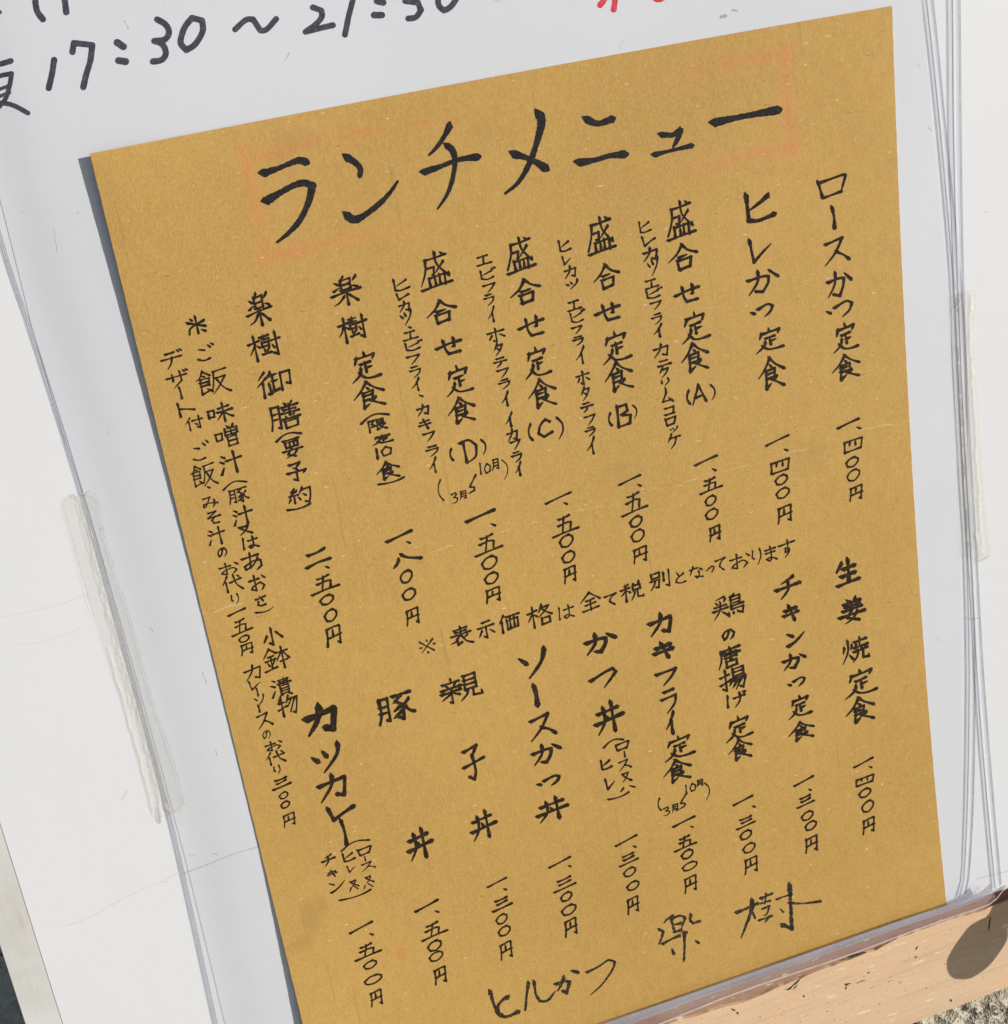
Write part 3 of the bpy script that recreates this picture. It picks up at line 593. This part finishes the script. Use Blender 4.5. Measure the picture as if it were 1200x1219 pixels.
('dish_name', 'brush lettering 親子丼', 3.2, '親 549 820 51 36 3.4;子 564 908 29 43;丼 575.5 982.5 33 36'),
('price', 'price 一、三〇〇円 under 親子丼', 2.1, '一 591.5 1050.5 25 8;、 601 1058.5 4 3;三 597 1076 25 17;〇 597 1094 14 13;〇 600.5 1108 15 13;円 602.5 1131.5 16 22'),
('dish_name', 'brush lettering ソースかつ丼', 3.5, 'ソ 634.5 791.5 33 35 4.5;ー 638 828 9 23 4.5;ス 645.5 865 33 33;か 651 897 35 26;っ 652.5 931 29 15 3;丼 658 963 40 31'),
('price', 'price 一、三〇〇円 under ソースかつ丼', 2.1, '一 666.5 1026.5 28 8;、 678 1031 4 3;三 672 1052 28 18;〇 674 1067.5 14 12;〇 677 1083 18 14;円 679.5 1104 16 22'),
('dish_name', 'brush lettering かつ丼', 3.6, 'か 715 765.5 38 27 4;つ 718 809 33 25 3.6;丼 725 854.5 36 40'),
('side_note', 'small lettering (ロース又ハ ヒレ)', 1.8, '︵ 730 884 26 8 1.8;ロ 741 888 17 11 2.1;ー 743.5 897.5 5 7;ス 744 910.5 15 14;又 746 925 11 12;ハ 747 938 17 7;ヒ 722 910 13 13 2.3;レ 727 933 12 14 2.3;︶ 736 948 27 10 1.8'),
('price', 'price 一、三〇〇円 under かつ丼', 2.1, '一 745.5 1000.5 28 8;、 755 1007.5 4 3;三 748 1022.5 24 16;〇 749.5 1038 15 12;〇 753.5 1054.5 15 12;円 753.5 1077.5 15 21'),
('dish_name', 'brush lettering カキフライ定食', 3, 'カ 786.5 743.5 27 27 3.8;キ 790 774.5 24 21 3.5;フ 794 807 25 21;ラ 796.5 835 19 30;イ 798 861 12 27;定 808 889 38 33;食 806 917.5 35 31'),
('season_note', 'tiny lettering (3月〜10月) beside カキフライ定食', 1.5, '1 817 940 4 10;0 825 937 7 10;月 833 932.5 8 9;) 842 941.5 6 21 1.5;〜 813 954 13 19 1.8;( 785 958 6 15 1.5;3 793 966 8 11;月 803.5 962 8 10'),
('price', 'price 一、五〇〇円 under カキフライ定食', 2.05, '一 814.5 978.5 28 8;、 823.5 984 4 3;五 816 1003 28 19;〇 818 1017 14 12;〇 821 1031 18 12;円 822 1052.5 16 21'),
('dish_name', 'brush lettering 鶏の唐揚げ定食', 2.9, '鶏 867 721.5 38 31 3.1;の 867 756 15 14 2.2;唐 868 782 28 29;揚 873 809 33 31;げ 877 833 24 21 2.4;定 879.5 866 34 33;食 881 892 30 29'),
('price', 'price 一、三〇〇円 under 鶏の唐揚げ定食', 2.05, '一 885 953 25 8;、 897 960 4 3;三 888 978.5 23 15;〇 888 994 14 12;〇 891.5 1009.5 15 13;円 894 1030 17 21'),
('dish_name', 'brush lettering チキンかつ定食', 2.9, 'チ 938.5 699.5 30 29 3.6;キ 941.5 730 19 20 3.4;ン 948 760 22 18 3.2;か 946 787 28 20;っ 948 813 22 13;定 952 840.5 30 31;食 954 870 32 26'),
('price', 'price 一、三〇〇円 under チキンかつ定食', 2.05, '一 957 930 25 8;、 964 940 4 3;三 959 953.5 21 15;〇 961 971 14 12;〇 965 983 14 12;円 966 1005 16 21'),
('dish_name', 'brush lettering 生姜焼定食', 3.1, '生 1009 681 28 33 3.5;姜 1014 726 32 34 3.4;焼 1018 774 33 33;定 1024 812 40 38;食 1024 845 35 34'),
('price', 'price 一、四〇〇円 under 生姜焼定食', 2.05, '一 1028 908 24 8;、 1036 913 4 3;四 1030 929 22 12;〇 1029.5 944 14 12;〇 1033 960 14 15;円 1034 983 15 20'),
('notice', 'slanting lettering ※表示価格は全て税別となっております', 2.0, '※ 508.5 769 20 19 1.8;表 549 757 28 26 2.4;示 579 749.5 21 23;価 606.5 741.5 26 24 2.3;格 643 733 31 29 2.3;は 674 729 19 17 1.7;全 702.5 716 26 25;て 727 714 15 15 1.9;税 752.5 704 28 25 2.4;別 785 691 25 24;と 810 687 12 16 1.8;な 829 681 16 16 1.8;っ 845.5 678 10 9 1.6;て 858 672 13 16 1.7;お 881 668 24 21 1.9;り 901 663 11 20 1.7;ま 918 659 14 19 1.8;す 937 653.5 20 23 1.9'),
]
for i, (nm, lb, wd, items) in enumerate(LINES): line(nm, lb, items, wd, seed=i + 1)
# title
ik = Ink(hpx, .03); rnd = random.Random(5)
for st_, wd in list(zip(T(290, 100, 3.636, '85,387 150,365 235,332 270,338/98,507 150,475 215,440 262,428 298,440 285,500 250,580 200,640 145,685/448,318 480,338 505,365 503,398/452,572 480,588 520,570 580,525 630,475 668,420/893,180 870,225 835,275 803,308/780,382 850,358 930,328 1015,315/882,268 903,285 915,330 905,410 880,480 840,540'), (6.2, 7, 6, 6.8, 5.6, 5.6, 5.4))) \
    + list(zip(T(600, 90, 3.333, '140,155 150,180 135,250 105,340 60,420 5,468/42,312 85,325 130,345 166,368/330,175 375,190 430,172/298,345 360,335 420,318 482,312/625,235 670,235 700,218/700,218 690,250 670,285/595,315 660,298 745,278/832,188 870,178 960,160 1088,136'), (6.8, 6.4, 6, 6.2, 5, 5, 4.4, 6.8))):
    ik.stroke(st_, wd * 1.32, rnd=rnd, jit=.08, scale_step=.6)
ik.build('title', m_tink, menu, 'large brush title ランチメニュー')
# shop name signed at the foot of the menu
ik = Ink(hpx, .03)
sig = '38,365 48,400 62,432 78,445/100,380 80,392 64,412 66,438 85,448 110,442 132,430|165,335 160,370 155,425/184,332 190,372 203,395 228,394 255,362|255,340 285,330 302,332 292,368 280,362/283,318 272,345 262,362/308,295 330,300|360,300 400,280 430,260 452,265 445,290 410,340 372,375|645,112 625,125 615,137/640,125 650,165/645,120 668,112 686,118 672,158/650,142 675,136/652,166 672,160/705,110 702,125 712,137 735,130/600,158 613,165 608,185 598,207/610,206 640,190 668,178/676,170 690,168/683,168 684,215 682,262/642,222 648,238/720,195 730,202'
for grp, wd in zip(sig.split('|'), (4.6, 3.8, 4.2, 2.9, 3.4)):
    for st_ in T(570, 1050, 2.791, grp): ik.stroke(st_, wd, rnd=rnd, jit=.16)
for st_, wd in zip(T(570, 1050, 2.791, '858,102 885,90 925,72/908,60 904,100 872,185/908,96 918,120/938,55 975,38/935,72 968,62/955,40 950,72/942,90 965,80 958,105 945,112/930,128 975,112/965,118 950,135/990,58 1015,48 1040,42/1033,10 1037,80 1040,155 1008,142/1030,70 1080,71 1135,64/1000,88 1012,100'), (4, 4.6, 3, 3.2, 2.6, 2.6, 2.6, 2.6, 2.4, 2.4, 5, 3, 2.2)):
    ik.stroke(st_, wd, rnd=rnd, jit=.2)
ik.build('shop_signature', m_dink, menu, 'dry brush signature とんかつ楽樹 along the bottom edge')
# ------------------------------------------------------------------ white header sheet behind the menu
hdr = empty('header_sheet', 'large white sheet with opening hours in black marker, behind the brown menu', 'poster', (0, 345, .3))
hpoly = [(-58, -30), (-30, 100), (0, 237), (15, 296), (37, 385), (75, 517), (105, 605), (160, 798), (195, 925), (222, 1028), (267, 1215), (290, 1290)]
vs = [P(x, y, .06) for x, y in hpoly]
lowr = [(330, 1348), (1141, 1066)]
rgt = [(1144, 1045), (1146, 900), (1144, 700), (1138, 520), (1130, 350), (1113, 180), (1095, -20), (1085, -90)]
allp = [P(x, y, .06) for x, y in hpoly + lowr + rgt]
ho = mesh('paper', allp, [tuple(range(len(allp)))], m_hd, hdr)
import bmesh
bm = bmesh.new(); bm.from_mesh(ho.data); bmesh.ops.triangulate(bm, faces=bm.faces[:]); bmesh.ops.recalc_face_normals(bm, faces=bm.faces[:]); bm.to_mesh(ho.data); bm.free()
so_ = ho.modifiers.new('thickness', 'SOLIDIFY'); so_.thickness = .00008; so_.offset = 0
flat = lambda h: (lambda x, y: h)
ik = Ink(flat(.11), .005); rnd = random.Random(11)
hours = [(T(0, 0, 4, '258,285 248,350 232,420/345,248 352,205/352,205 400,210 440,215 430,290 412,350 397,415/748,92 790,118 805,155 785,188 735,195/735,195 775,212 790,255 770,285 728,293/915,85 880,130 860,200 888,238 930,210 965,150 962,98 915,85/168,-60 168,-10 176,50 205,92/308,-60 308,-10 316,58'), 7.6),
         (T(0, 0, 4, '558,202 588,222/565,288 598,293'), 8.6),
         (T(260, 0, 4, '80,140 130,95 165,92 200,145 230,140 275,90/450,35 490,50 493,78 470,110 415,152/415,152 480,135 545,120/655,-70 640,0 620,80 603,165/885,-60 925,-30 890,5/890,5 950,12 965,48 940,82 905,88/1100,-100 1055,-40 1048,20 1075,50 1110,28 1150,-40 1140,-90 1100,-100'), 7.2),
         (T(260, 0, 4, '755,5 785,12/742,72 778,72'), 8.2),
         (T(0, 0, 4, '-70,320 0,305 52,290'), 7), (T(0, 0, 4, '-60,400 -10,365 55,350 45,410 20,480 -40,540/0,490 60,500 133,538'), 6), (T(0, 0, 4, '-30,470 45,440/-40,440 50,405'), 4.5), (T(0, 0, 4, '-12,58 0,58'), 5)]
for sts, wd in hours:
    for st_ in sts: ik.stroke(st_, wd, brush=False, jit=.035, rnd=rnd)
ik.build('opening_hours', m_mark, hdr, 'thick black marker lettering 夜 17:30〜21:30')
ik = Ink(flat(.11), .005)
for st_ in T(680, 0, 5.45, '225,-60 215,-5 188,33/290,-80 285,0 276,62/530,-30 550,-6 578,-4 600,-20'): ik.stroke(st_, 7.2, brush=False, rnd=rnd, jit=.05)
ik.build('red_lettering', m_red, hdr, 'red marker lettering cut by the top of the view')
ik = Ink(flat(.11), .005)
for st_, wd in zip(T(680, 0, 5.45, '972,110 1000,103/1045,64 1078,70'), (4.2, 2)): ik.stroke(st_, wd, brush=False, rnd=rnd)
ik.build('grey_smudge', m_pale, hdr)['kind'] = 'stuff'
# ------------------------------------------------------------------ clear card cases taped over both sheets
def bandmesh(left, right, h, name, mat, parent, thick=.35, sub=6):
    L = catmull(left, 999); 
    def res(pl, n):
        q = catmull(pl, 12); acc = [0]
        for i in range(1, len(q)): acc.append(acc[-1] + math.dist(q[i-1], q[i]))
        out = []
        for k in range(n + 1):
            t = acc[-1] * k / n; i = max(0, min(len(q) - 2, next((j for j in range(len(acc)) if acc[j] >= t), len(acc) - 1) - 1))
            f = (t - acc[i]) / ((acc[i+1] - acc[i]) or 1); out.append((q[i][0] + (q[i+1][0] - q[i][0]) * f, q[i][1] + (q[i+1][1] - q[i][1]) * f))
        return out
    n = 60; A = res(left, n); B = res(right, n)
    V = []; Fc = []
    for k in range(n + 1):
        a = Vector((*A[k], 0)); b = Vector((*B[k], 0))
        V += [P(a.x, a.y, h), P(a.x, a.y, h + thick), P(b.x, b.y, h + thick), P(b.x, b.y, h)]
    for k in range(n):
        o = 4 * k
        for q in range(4): Fc.append((o + q, o + (q+1) % 4, o + 4 + (q+1) % 4, o + 4 + q))
    Fc += [(0, 1, 2, 3), (4*n+3, 4*n+2, 4*n+1, 4*n)]
    return mesh(name, V, Fc, mat, parent)
caseL = [(-100, -120), (-60, 70), (0, 291), (36, 400), (93, 583), (150, 790), (180, 900), (202, 985), (228, 1100), (254, 1219), (275, 1310)]
sh = lambda pl, d: [(x + d, y) for x, y in pl]
edgeA1 = [(1080, -120), (1098, 0), (1115, 150), (1130, 320), (1134, 430), (1141, 560), (1147, 660), (1150, 800), (1148, 950), (1144, 1046), (1138, 1068)]
edgeA2 = [(1092, -120), (1111, 0), (1126, 150), (1141, 300), (1149, 400), (1153, 560), (1158, 660), (1161, 800), (1159, 950), (1154, 1040), (1150, 1064)]
edgeB1 = [(1124, -120), (1128, 0), (1129.5, 160), (1134, 300), (1142, 480), (1152, 660), (1161, 820), (1171, 950), (1181, 1058)]
edgeB2 = [(1139, -120), (1143, 0), (1144.5, 160), (1147, 320), (1153, 480), (1163, 660), (1171, 800), (1182, 940), (1192, 1053)]
for nm, lb, e1, e2, h, cut in (('outer_card_case', 'clear plastic card case reaching right to the board corner, around both sheets', edgeB1, edgeB2, .17, (1183, 1073)),
                               ('inner_card_sleeve', 'thinner clear plastic sleeve between menu and outer case, ending left of its edge', edgeA1, edgeA2, .14, (1144, 1072))):
    cs = empty(nm, lb, 'card case', (0, 350, 1))
    Lp = catmull(caseL + [(300, 1375)], 6); Rp = catmull(e2 + [cut], 6); n, mcol = 70, 60; V = []; Fc = []
    ss = lambda x: (lambda q: q * q * (3 - 2 * q))(max(0, min(1, x)))
    for k in range(n + 1):
        a = Lp[int(k / n * (len(Lp) - 1))]; b = Rp[int(k / n * (len(Rp) - 1))]
        for j in range(mcol + 1):
            q = j / mcol
            hh = .24 + 3.36 * ss(q / .11) * (1 - ss((q - .15) / .3)) + 1.2 * ss(q / .14) * ss((1 - q) / .06) + (.35 * ss(q / .1) * ss((1 - q) / .1) if 'outer' in nm else 0) + .05
            V.append(P(a[0] + (b[0] - a[0]) * q, a[1] + (b[1] - a[1]) * q, hh))
    for k in range(n):
        for j in range(mcol): Fc.append((k*(mcol+1)+j, (k+1)*(mcol+1)+j, (k+1)*(mcol+1)+j+1, k*(mcol+1)+j+1))
    fo = mesh('front_film', V, Fc, m_film, cs, smooth=True)
    bandmesh(e1, e2, h, 'welded_edge', m_weld, cs, .02)
    bandmesh(sh(e1, -.5), sh(e1, .5), h + .04, 'edge_line', m_line, cs, .02)
    bandmesh(sh(e2, -.6), sh(e2, .5), h + .04, 'edge_line', m_line, cs, .02)
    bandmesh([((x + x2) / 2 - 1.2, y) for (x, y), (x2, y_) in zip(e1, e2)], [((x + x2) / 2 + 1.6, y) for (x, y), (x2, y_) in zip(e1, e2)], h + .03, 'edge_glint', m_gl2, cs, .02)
    if 'outer' in nm:
        bandmesh(sh(caseL, 0), sh(caseL, 5.2), h, 'welded_edge', m_weld, cs, .02)
        for d, hw in ((0, .42), (2.4, .25), (5.0, .42)): bandmesh(sh(caseL, d - hw), sh(caseL, d + hw), h + .04, 'edge_line', m_line, cs, .02)
        # rounded bottom rim: sweep of a half tube along the lower edge
        top = [(540, 1281), (719, 1219), (872, 1166), (1000, 1121), (1080, 1093), (1126, 1078), (1165, 1063), (1178, 1052)]
        bot = [(560, 1300), (752, 1232), (878, 1182), (1002, 1140), (1080, 1111), (1130, 1094), (1172, 1080), (1187, 1071)]
        A = catmull(top, 8); Bq = catmull(bot, 8); n = 90
        def rs(q, k): 
            t = k / n * (len(q) - 1); i = min(len(q) - 2, int(t)); f = t - i
            return (q[i][0] + (q[i+1][0] - q[i][0]) * f, q[i][1] + (q[i+1][1] - q[i][1]) * f)
        V = []; Fc = []; M = 9
        for k in range(n + 1):
            a, b = rs(A, k), rs(Bq, k)
            for j in range(M + 1):
                t = j / M; an = math.pi * t
                hh = 1.4 + 2.6 * math.sin(an) ** .8 - 1.4 * t
                V.append(P(a[0] + (b[0] - a[0]) * t, a[1] + (b[1] - a[1]) * t, hh))
        for k in range(n):
            for j in range(M): Fc.append((k*(M+1)+j, k*(M+1)+j+1, (k+1)*(M+1)+j+1, (k+1)*(M+1)+j))
        mesh('bottom_rim', V, Fc, m_rim, cs, smooth=True)
        lip = [(560, 1300), (752, 1232), (878, 1182), (1002, 1140), (1080, 1111), (1130, 1093), (1172, 1079), (1185, 1072), (1193, 1061), (1203, 1054)]
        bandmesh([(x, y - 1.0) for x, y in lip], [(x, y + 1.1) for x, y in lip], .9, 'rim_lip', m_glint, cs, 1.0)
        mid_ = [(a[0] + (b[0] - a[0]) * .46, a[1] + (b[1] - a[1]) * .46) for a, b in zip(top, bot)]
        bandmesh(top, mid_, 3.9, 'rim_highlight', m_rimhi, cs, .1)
        up = [(x, y + 1) for x, y in top]
        bandmesh([(x, y - .6) for x, y in up], [(x, y + .6) for x, y in up], 2.2, 'edge_line', m_weld, cs, .3)
        # scratches in the film
        ik = Ink(flat(.13), .005)
        for a in ([(148, 25), (153, 34)], [(64, 272), (68, 300)], [(345, 62), (338, 74)], [(738, 58), (744, 44)], [(1066, 252), (1070, 262)], [(241, 801), (246, 813)], [(224, 1018), (232, 1018)], [(253, 1016), (259, 1017)], [(130, 512), (129, 517)], [(180, 748), (182, 752)], [(257, 893), (258, 899)], [(195, 3), (197, 6)], [(1092, 76), (1095, 80)], [(1105, 152), (1108, 155)], [(1116, 760), (1118, 764)], [(26, 252), (27, 254)], [(92, 252), (93, 254)], [(587, 2), (595, 1)], [(613, 69), (614, 70)]):
            ik.stroke(a, rnd.uniform(.5, 1.0), rnd=rnd, jit=.3)
        ik.build('scratches', m_line, cs)['kind'] = 'stuff'
# ------------------------------------------------------------------ adhesive tapes
def tape_mid(y):
    for (xa, ya), (xb, yb) in zip(caseL, caseL[1:]):
        if ya <= y <= yb: return xa + (xb - xa) * (y - ya) / (yb - ya)
    return 0
def polytape(name, pts, h, mat, parent):
    rr = random.Random(len(pts)); V = []
    for x, y in pts:      # the strip lies on the panel on one side of the case edge and on the case on the other
        on = x > tape_mid(y) if h < 1.52 else x < 1152
        V.append(P(x + rr.uniform(-.8, .8), y + rr.uniform(-.6, .6), .5 if on else .08))
    V2 = [v + NRM * .0001 for v in V]; n = len(V)
    o = mesh(name, V + V2, [tuple(range(n)), tuple(range(2*n-1, n-1, -1))] + [(i, (i+1) % n, (i+1) % n + n, i + n) for i in range(n)], mat, parent)
    bm = bmesh.new(); bm.from_mesh(o.data); bmesh.ops.triangulate(bm, faces=bm.faces[:]); bm.to_mesh(o.data); bm.free(); return o
t1 = empty('adhesive_tape', 'long wrinkled clear tape strip over the left edge of the card case', 'tape', (-40, 100, 5))
LT = [(73, 596), (84, 588), (98, 590), (112, 584), (118, 600), (123, 632), (138, 685), (157, 742), (172, 800), (187, 850), (200, 885), (213, 930), (221, 958), (219, 969), (206, 968), (197, 979), (188, 981), (180, 965), (166, 915), (150, 860), (132, 800), (118, 755), (105, 710), (90, 660), (80, 625)]
polytape('tape_strip', LT, 1.5, m_tape, t1)
ik = Ink(flat(.54), .02); rnd = random.Random(21)
wob_ = lambda pl: [(x + rnd.uniform(-1.2, 1.2), y) for x, y in pl]
for pl, wd in (([(95, 592), (108, 640), (124, 700), (140, 760), (155, 815), (170, 868), (182, 915), (190, 955), (194, 978)], 6), ([(92, 598), (112, 670), (135, 755), (160, 850)], 2.5), ([(130, 770), (148, 835), (168, 905), (184, 970)], 3.5), ([(196, 958), (206, 966), (218, 962)], 6), ([(100, 588), (112, 590)], 3)):
    c_ = catmull(pl, 9); ik.stroke(wob_(c_), wd * .65, brush=False, jit=.35, rnd=rnd)
ik.build('wrinkle', m_tapew, t1)['kind'] = 'stuff'
ik = Ink(flat(.56), .02)
for pl, wd in (([(112, 586), (119, 604), (123, 632), (138, 685), (157, 742), (172, 800), (187, 850), (200, 885), (213, 930), (220, 958)], .9), ([(98, 600), (112, 650), (130, 715), (150, 790), (170, 860), (187, 920), (193, 955)], 1.0), ([(75, 600), (86, 640), (99, 690), (112, 735)], .6), ([(120, 628), (126, 630)], 1.2), ([(188, 962), (190, 978)], 1.2), ([(86, 588), (90, 592)], 1.8), ([(100, 590), (107, 584)], .9)):
    c_ = catmull(pl, 7); ik.stroke([(x + rnd.uniform(-.6, .6), y) for x, y in c_], wd, brush=False, jit=.5, rnd=rnd)
ik.build('tape_edge', m_tapel, t1)['kind'] = 'stuff'
t2 = empty('adhesive_tape', 'yellowed clear tape strip over the right edge of the card case', 'tape', (270, 100, 5))
RT = [(1131, 352), (1150, 346), (1163, 344), (1161, 372), (1160, 400), (1165, 480), (1169, 560), (1174, 620), (1180, 655), (1176, 664), (1165, 668), (1156, 662), (1145, 661), (1142, 560), (1137, 470), (1133, 400)]
polytape('tape_strip', RT, 1.55, m_tape, t2)
ik = Ink(flat(.54), .02)
for pl, wd in (([(1157, 350), (1158, 420), (1163, 520), (1168, 610), (1172, 660)], 3.2), ([(1163, 636), (1168, 662)], 4), ([(1133, 372), (1146, 356)], 1.5), ([(1140, 410), (1142, 418)], 1.2)):
    ik.stroke(wob_(catmull(pl, 10)), wd, brush=False, jit=.4, rnd=rnd)
ik.build('wrinkle', m_tapew, t2)['kind'] = 'stuff'
ik = Ink(flat(.56), .02)
for pl, wd in (([(1146, 661), (1156, 663), (1166, 668), (1178, 662)], .8), ([(1150, 735), (1158, 737), (1166, 735)], 1.0)):
    ik.stroke(wob_(catmull(pl, 6)), wd, brush=False, jit=.4, rnd=rnd)
ik.build('tape_edge', m_tapel, t2)['kind'] = 'stuff'
# ------------------------------------------------------------------ hairline cracks and dirt on the panel
ik = Ink(flat(.02), .01); rnd = random.Random(4)
for pl, wd in (([(78, 1103), (110, 1090), (150, 1068), (190, 1050), (197, 1051), (202, 1044), (212, 1040)], .8), ([(0, 735), (40, 727), (75, 718), (106, 708)], .7), ([(20, 768), (60, 762), (95, 748)], .5), ([(145, 951), (152, 942)], 1.6), ([(120, 962), (132, 956)], .6), ([(1173, 251), (1175, 253)], 1.4)):
    ik.stroke([(x + rnd.uniform(-.5, .5), y + rnd.uniform(-.5, .5)) for x, y in catmull(pl, 6)], wd, brush=False, jit=.4, rnd=rnd)
ik.build('hairline_crack', Mat('crack_shadow', (.62, .61, .58), .8, .1), sign)['kind'] = 'stuff'
ik = Ink(flat(.02), .01)
ik.stroke([(1163, 1046), (1180, 1042), (1215, 1033)], 1.0, brush=False, rnd=rnd)
ik.build('scored_line', Mat('scored_groove', (.5, .5, .49), .8, .1), sign)
# fold in the header sheet seen through the film
ik = Ink(flat(.11), .005)
ik.stroke([(218, 1040), (250, 1028), (280, 1016), (308, 1008)], .8, brush=False, jit=.3, rnd=rnd)
ik.build('fold_crease', m_pale, hdr)
top_edge = top
def edge_v(u):
    return float(np.interp(u, [t[0] for t in top_edge], [t[1] for t in top_edge]))
# grime and flaked paint along the bottom rail
rhp = lambda x, y: railpx(x, y)[2]
ik = Ink(rhp, .04); rnd = random.Random(8)
for q in ((949, 1118, 3.4, 2.4, -.3), (952, 1121, 2.4, 1.6, .4), (945, 1121, 2, 1.2, 0), (1008, 1172, 2.6, 1.6, -.6), (1007, 1176, 1.2, 2.2, .2), (1011, 1171, 2, .9, -.2), (1091, 1129, 3.6, .9, -1.0), (1090.5, 1139.5, 2, 1.1, -.3), (1026, 1168, 4, .7, -.3), (1021, 1170, 1.2, .8, 0),
          (1034, 1158, 1.4, 1.2, 0), (957, 1186, 1.5, 1.1, 0), (1132, 1191, 1.1, 2, -.4), (873, 1202, 3, 1.2, .4), (878, 1206, 1.8, 1.4, .6), (1071, 1170, .9, .6, 0), (1022, 1136, 6, 1.5, -.35), (1028, 1134, 4, 1.1, -.1), (944, 1173, 7, 1.0, -.75), (949, 1169, 6, 1.1, -.8), (940, 1177, 4, 1.2, -.5), (947, 1175, 4, .8, -.9), (1014, 1140, 8, .7, -.4), (1178, 1100, 1.0, 9, .12), (985, 1204, 1, .7, 0), (905, 1211, .9, .7, 0), (1047, 1195, .8, .6, 0)):
    ik.blot(*q, rnd)
for _ in range(70):
    x = rnd.uniform(820, 1190); y = 1225 - (x - 800) * .36 + rnd.uniform(0, 75); ik.blot(x, y, rnd.uniform(.4, .9), rnd.uniform(.3, .6), rnd.uniform(0, 3), rnd)
ik.build('dirt_speck', m_dirt, sign)['kind'] = 'stuff'
ik = Ink(rhp, .04)
for k in range(190):
    u_ = 130 + k * .95 + rnd.uniform(-1, 1)
    L = rnd.uniform(.6, 3.5); v_ = edge_v(u_) + .5 + rnd.random() ** 2 * 4
    # convert board mm to picture-independent strokes through the camera-free mapping
    a = Vector((u_, v_)); 
    def topx(u, v, h=None):
        h = railh(u)
        p = R @ (np.array([u, v, -h]) - CB); return (600 + F * p[0] / p[2], 609.5 + F * p[1] / p[2])
    ik.stroke([topx(u_, v_), topx(u_ + L * .5, v_ + rnd.uniform(-.5, .5)), topx(u_ + L, v_ + rnd.uniform(-.6, .6))], rnd.uniform(.6, 1.9), brush=False, jit=.5, rnd=rnd)
ik.build('paint_flakes', m_chip, sign)['kind'] = 'stuff'
ik = Ink(rhp, .06)
for k in range(34):
    u_ = 130 + k * 5 + rnd.uniform(-2, 2); L = rnd.uniform(1, 5); v_ = edge_v(u_) + rnd.uniform(.2, 1.3)
    ik.stroke([topx(u_, v_), topx(u_ + L, v_ + rnd.uniform(-.5, .5))], rnd.uniform(.6, 1.8), brush=False, jit=.5, rnd=rnd)
ik.build('grime_line', m_dirt, sign)['kind'] = 'stuff'
# ------------------------------------------------------------------ paddle-shaped catch added out of view, shaped to cast the oval rail shadow
sh_px = [(680, 290), (665, 320), (620, 368), (560, 395), (500, 430), (440, 505), (380, 590), (335, 670), (318, 730), (330, 800), (370, 845), (440, 857), (520, 845), (590, 800), (650, 740), (710, 660), (760, 580), (775, 520), (775, 465), (817, 420), (880, 380)]
HC = 34.0
su, sv = SU * TAN, SV * TAN           # shift per unit height: towards the sun is +u, -v
pol = []
sh_px = catmull(sh_px[:-1], 22) + [sh_px[-1]]
for x, y in sh_px:
    u, v, hr = railpx(1080 + x / 6.808, 1040 + y / 6.808)
    pol.append((u + su * (HC - 18 - hr), v - sv * (HC - 18 - hr)))
uu, vv2 = pol[-1]; u00, v00 = pol[0]
pol += [(uu + 22, vv2 - 20), (u00 + 14, v00 - 22)]
ct = empty('added_occluder', 'added unseen paddle-shaped metal catch beyond the right edge, casting its shadow on the rail', 'occluder', (pol[0][0], pol[0][1], -18))
slab('paddle', pol, HC - 19.5, HC - 18, m_metal, ct, bevel=0)
cu, cv = uu + 12, vv2 - 26
slab('occluder_mount', [(cu - 8, cv - 8), (cu + 10, cv - 8), (cu + 10, cv + 12), (cu - 8, cv + 12)], -15, HC - 19.6, m_metal, ct, bevel=.8)
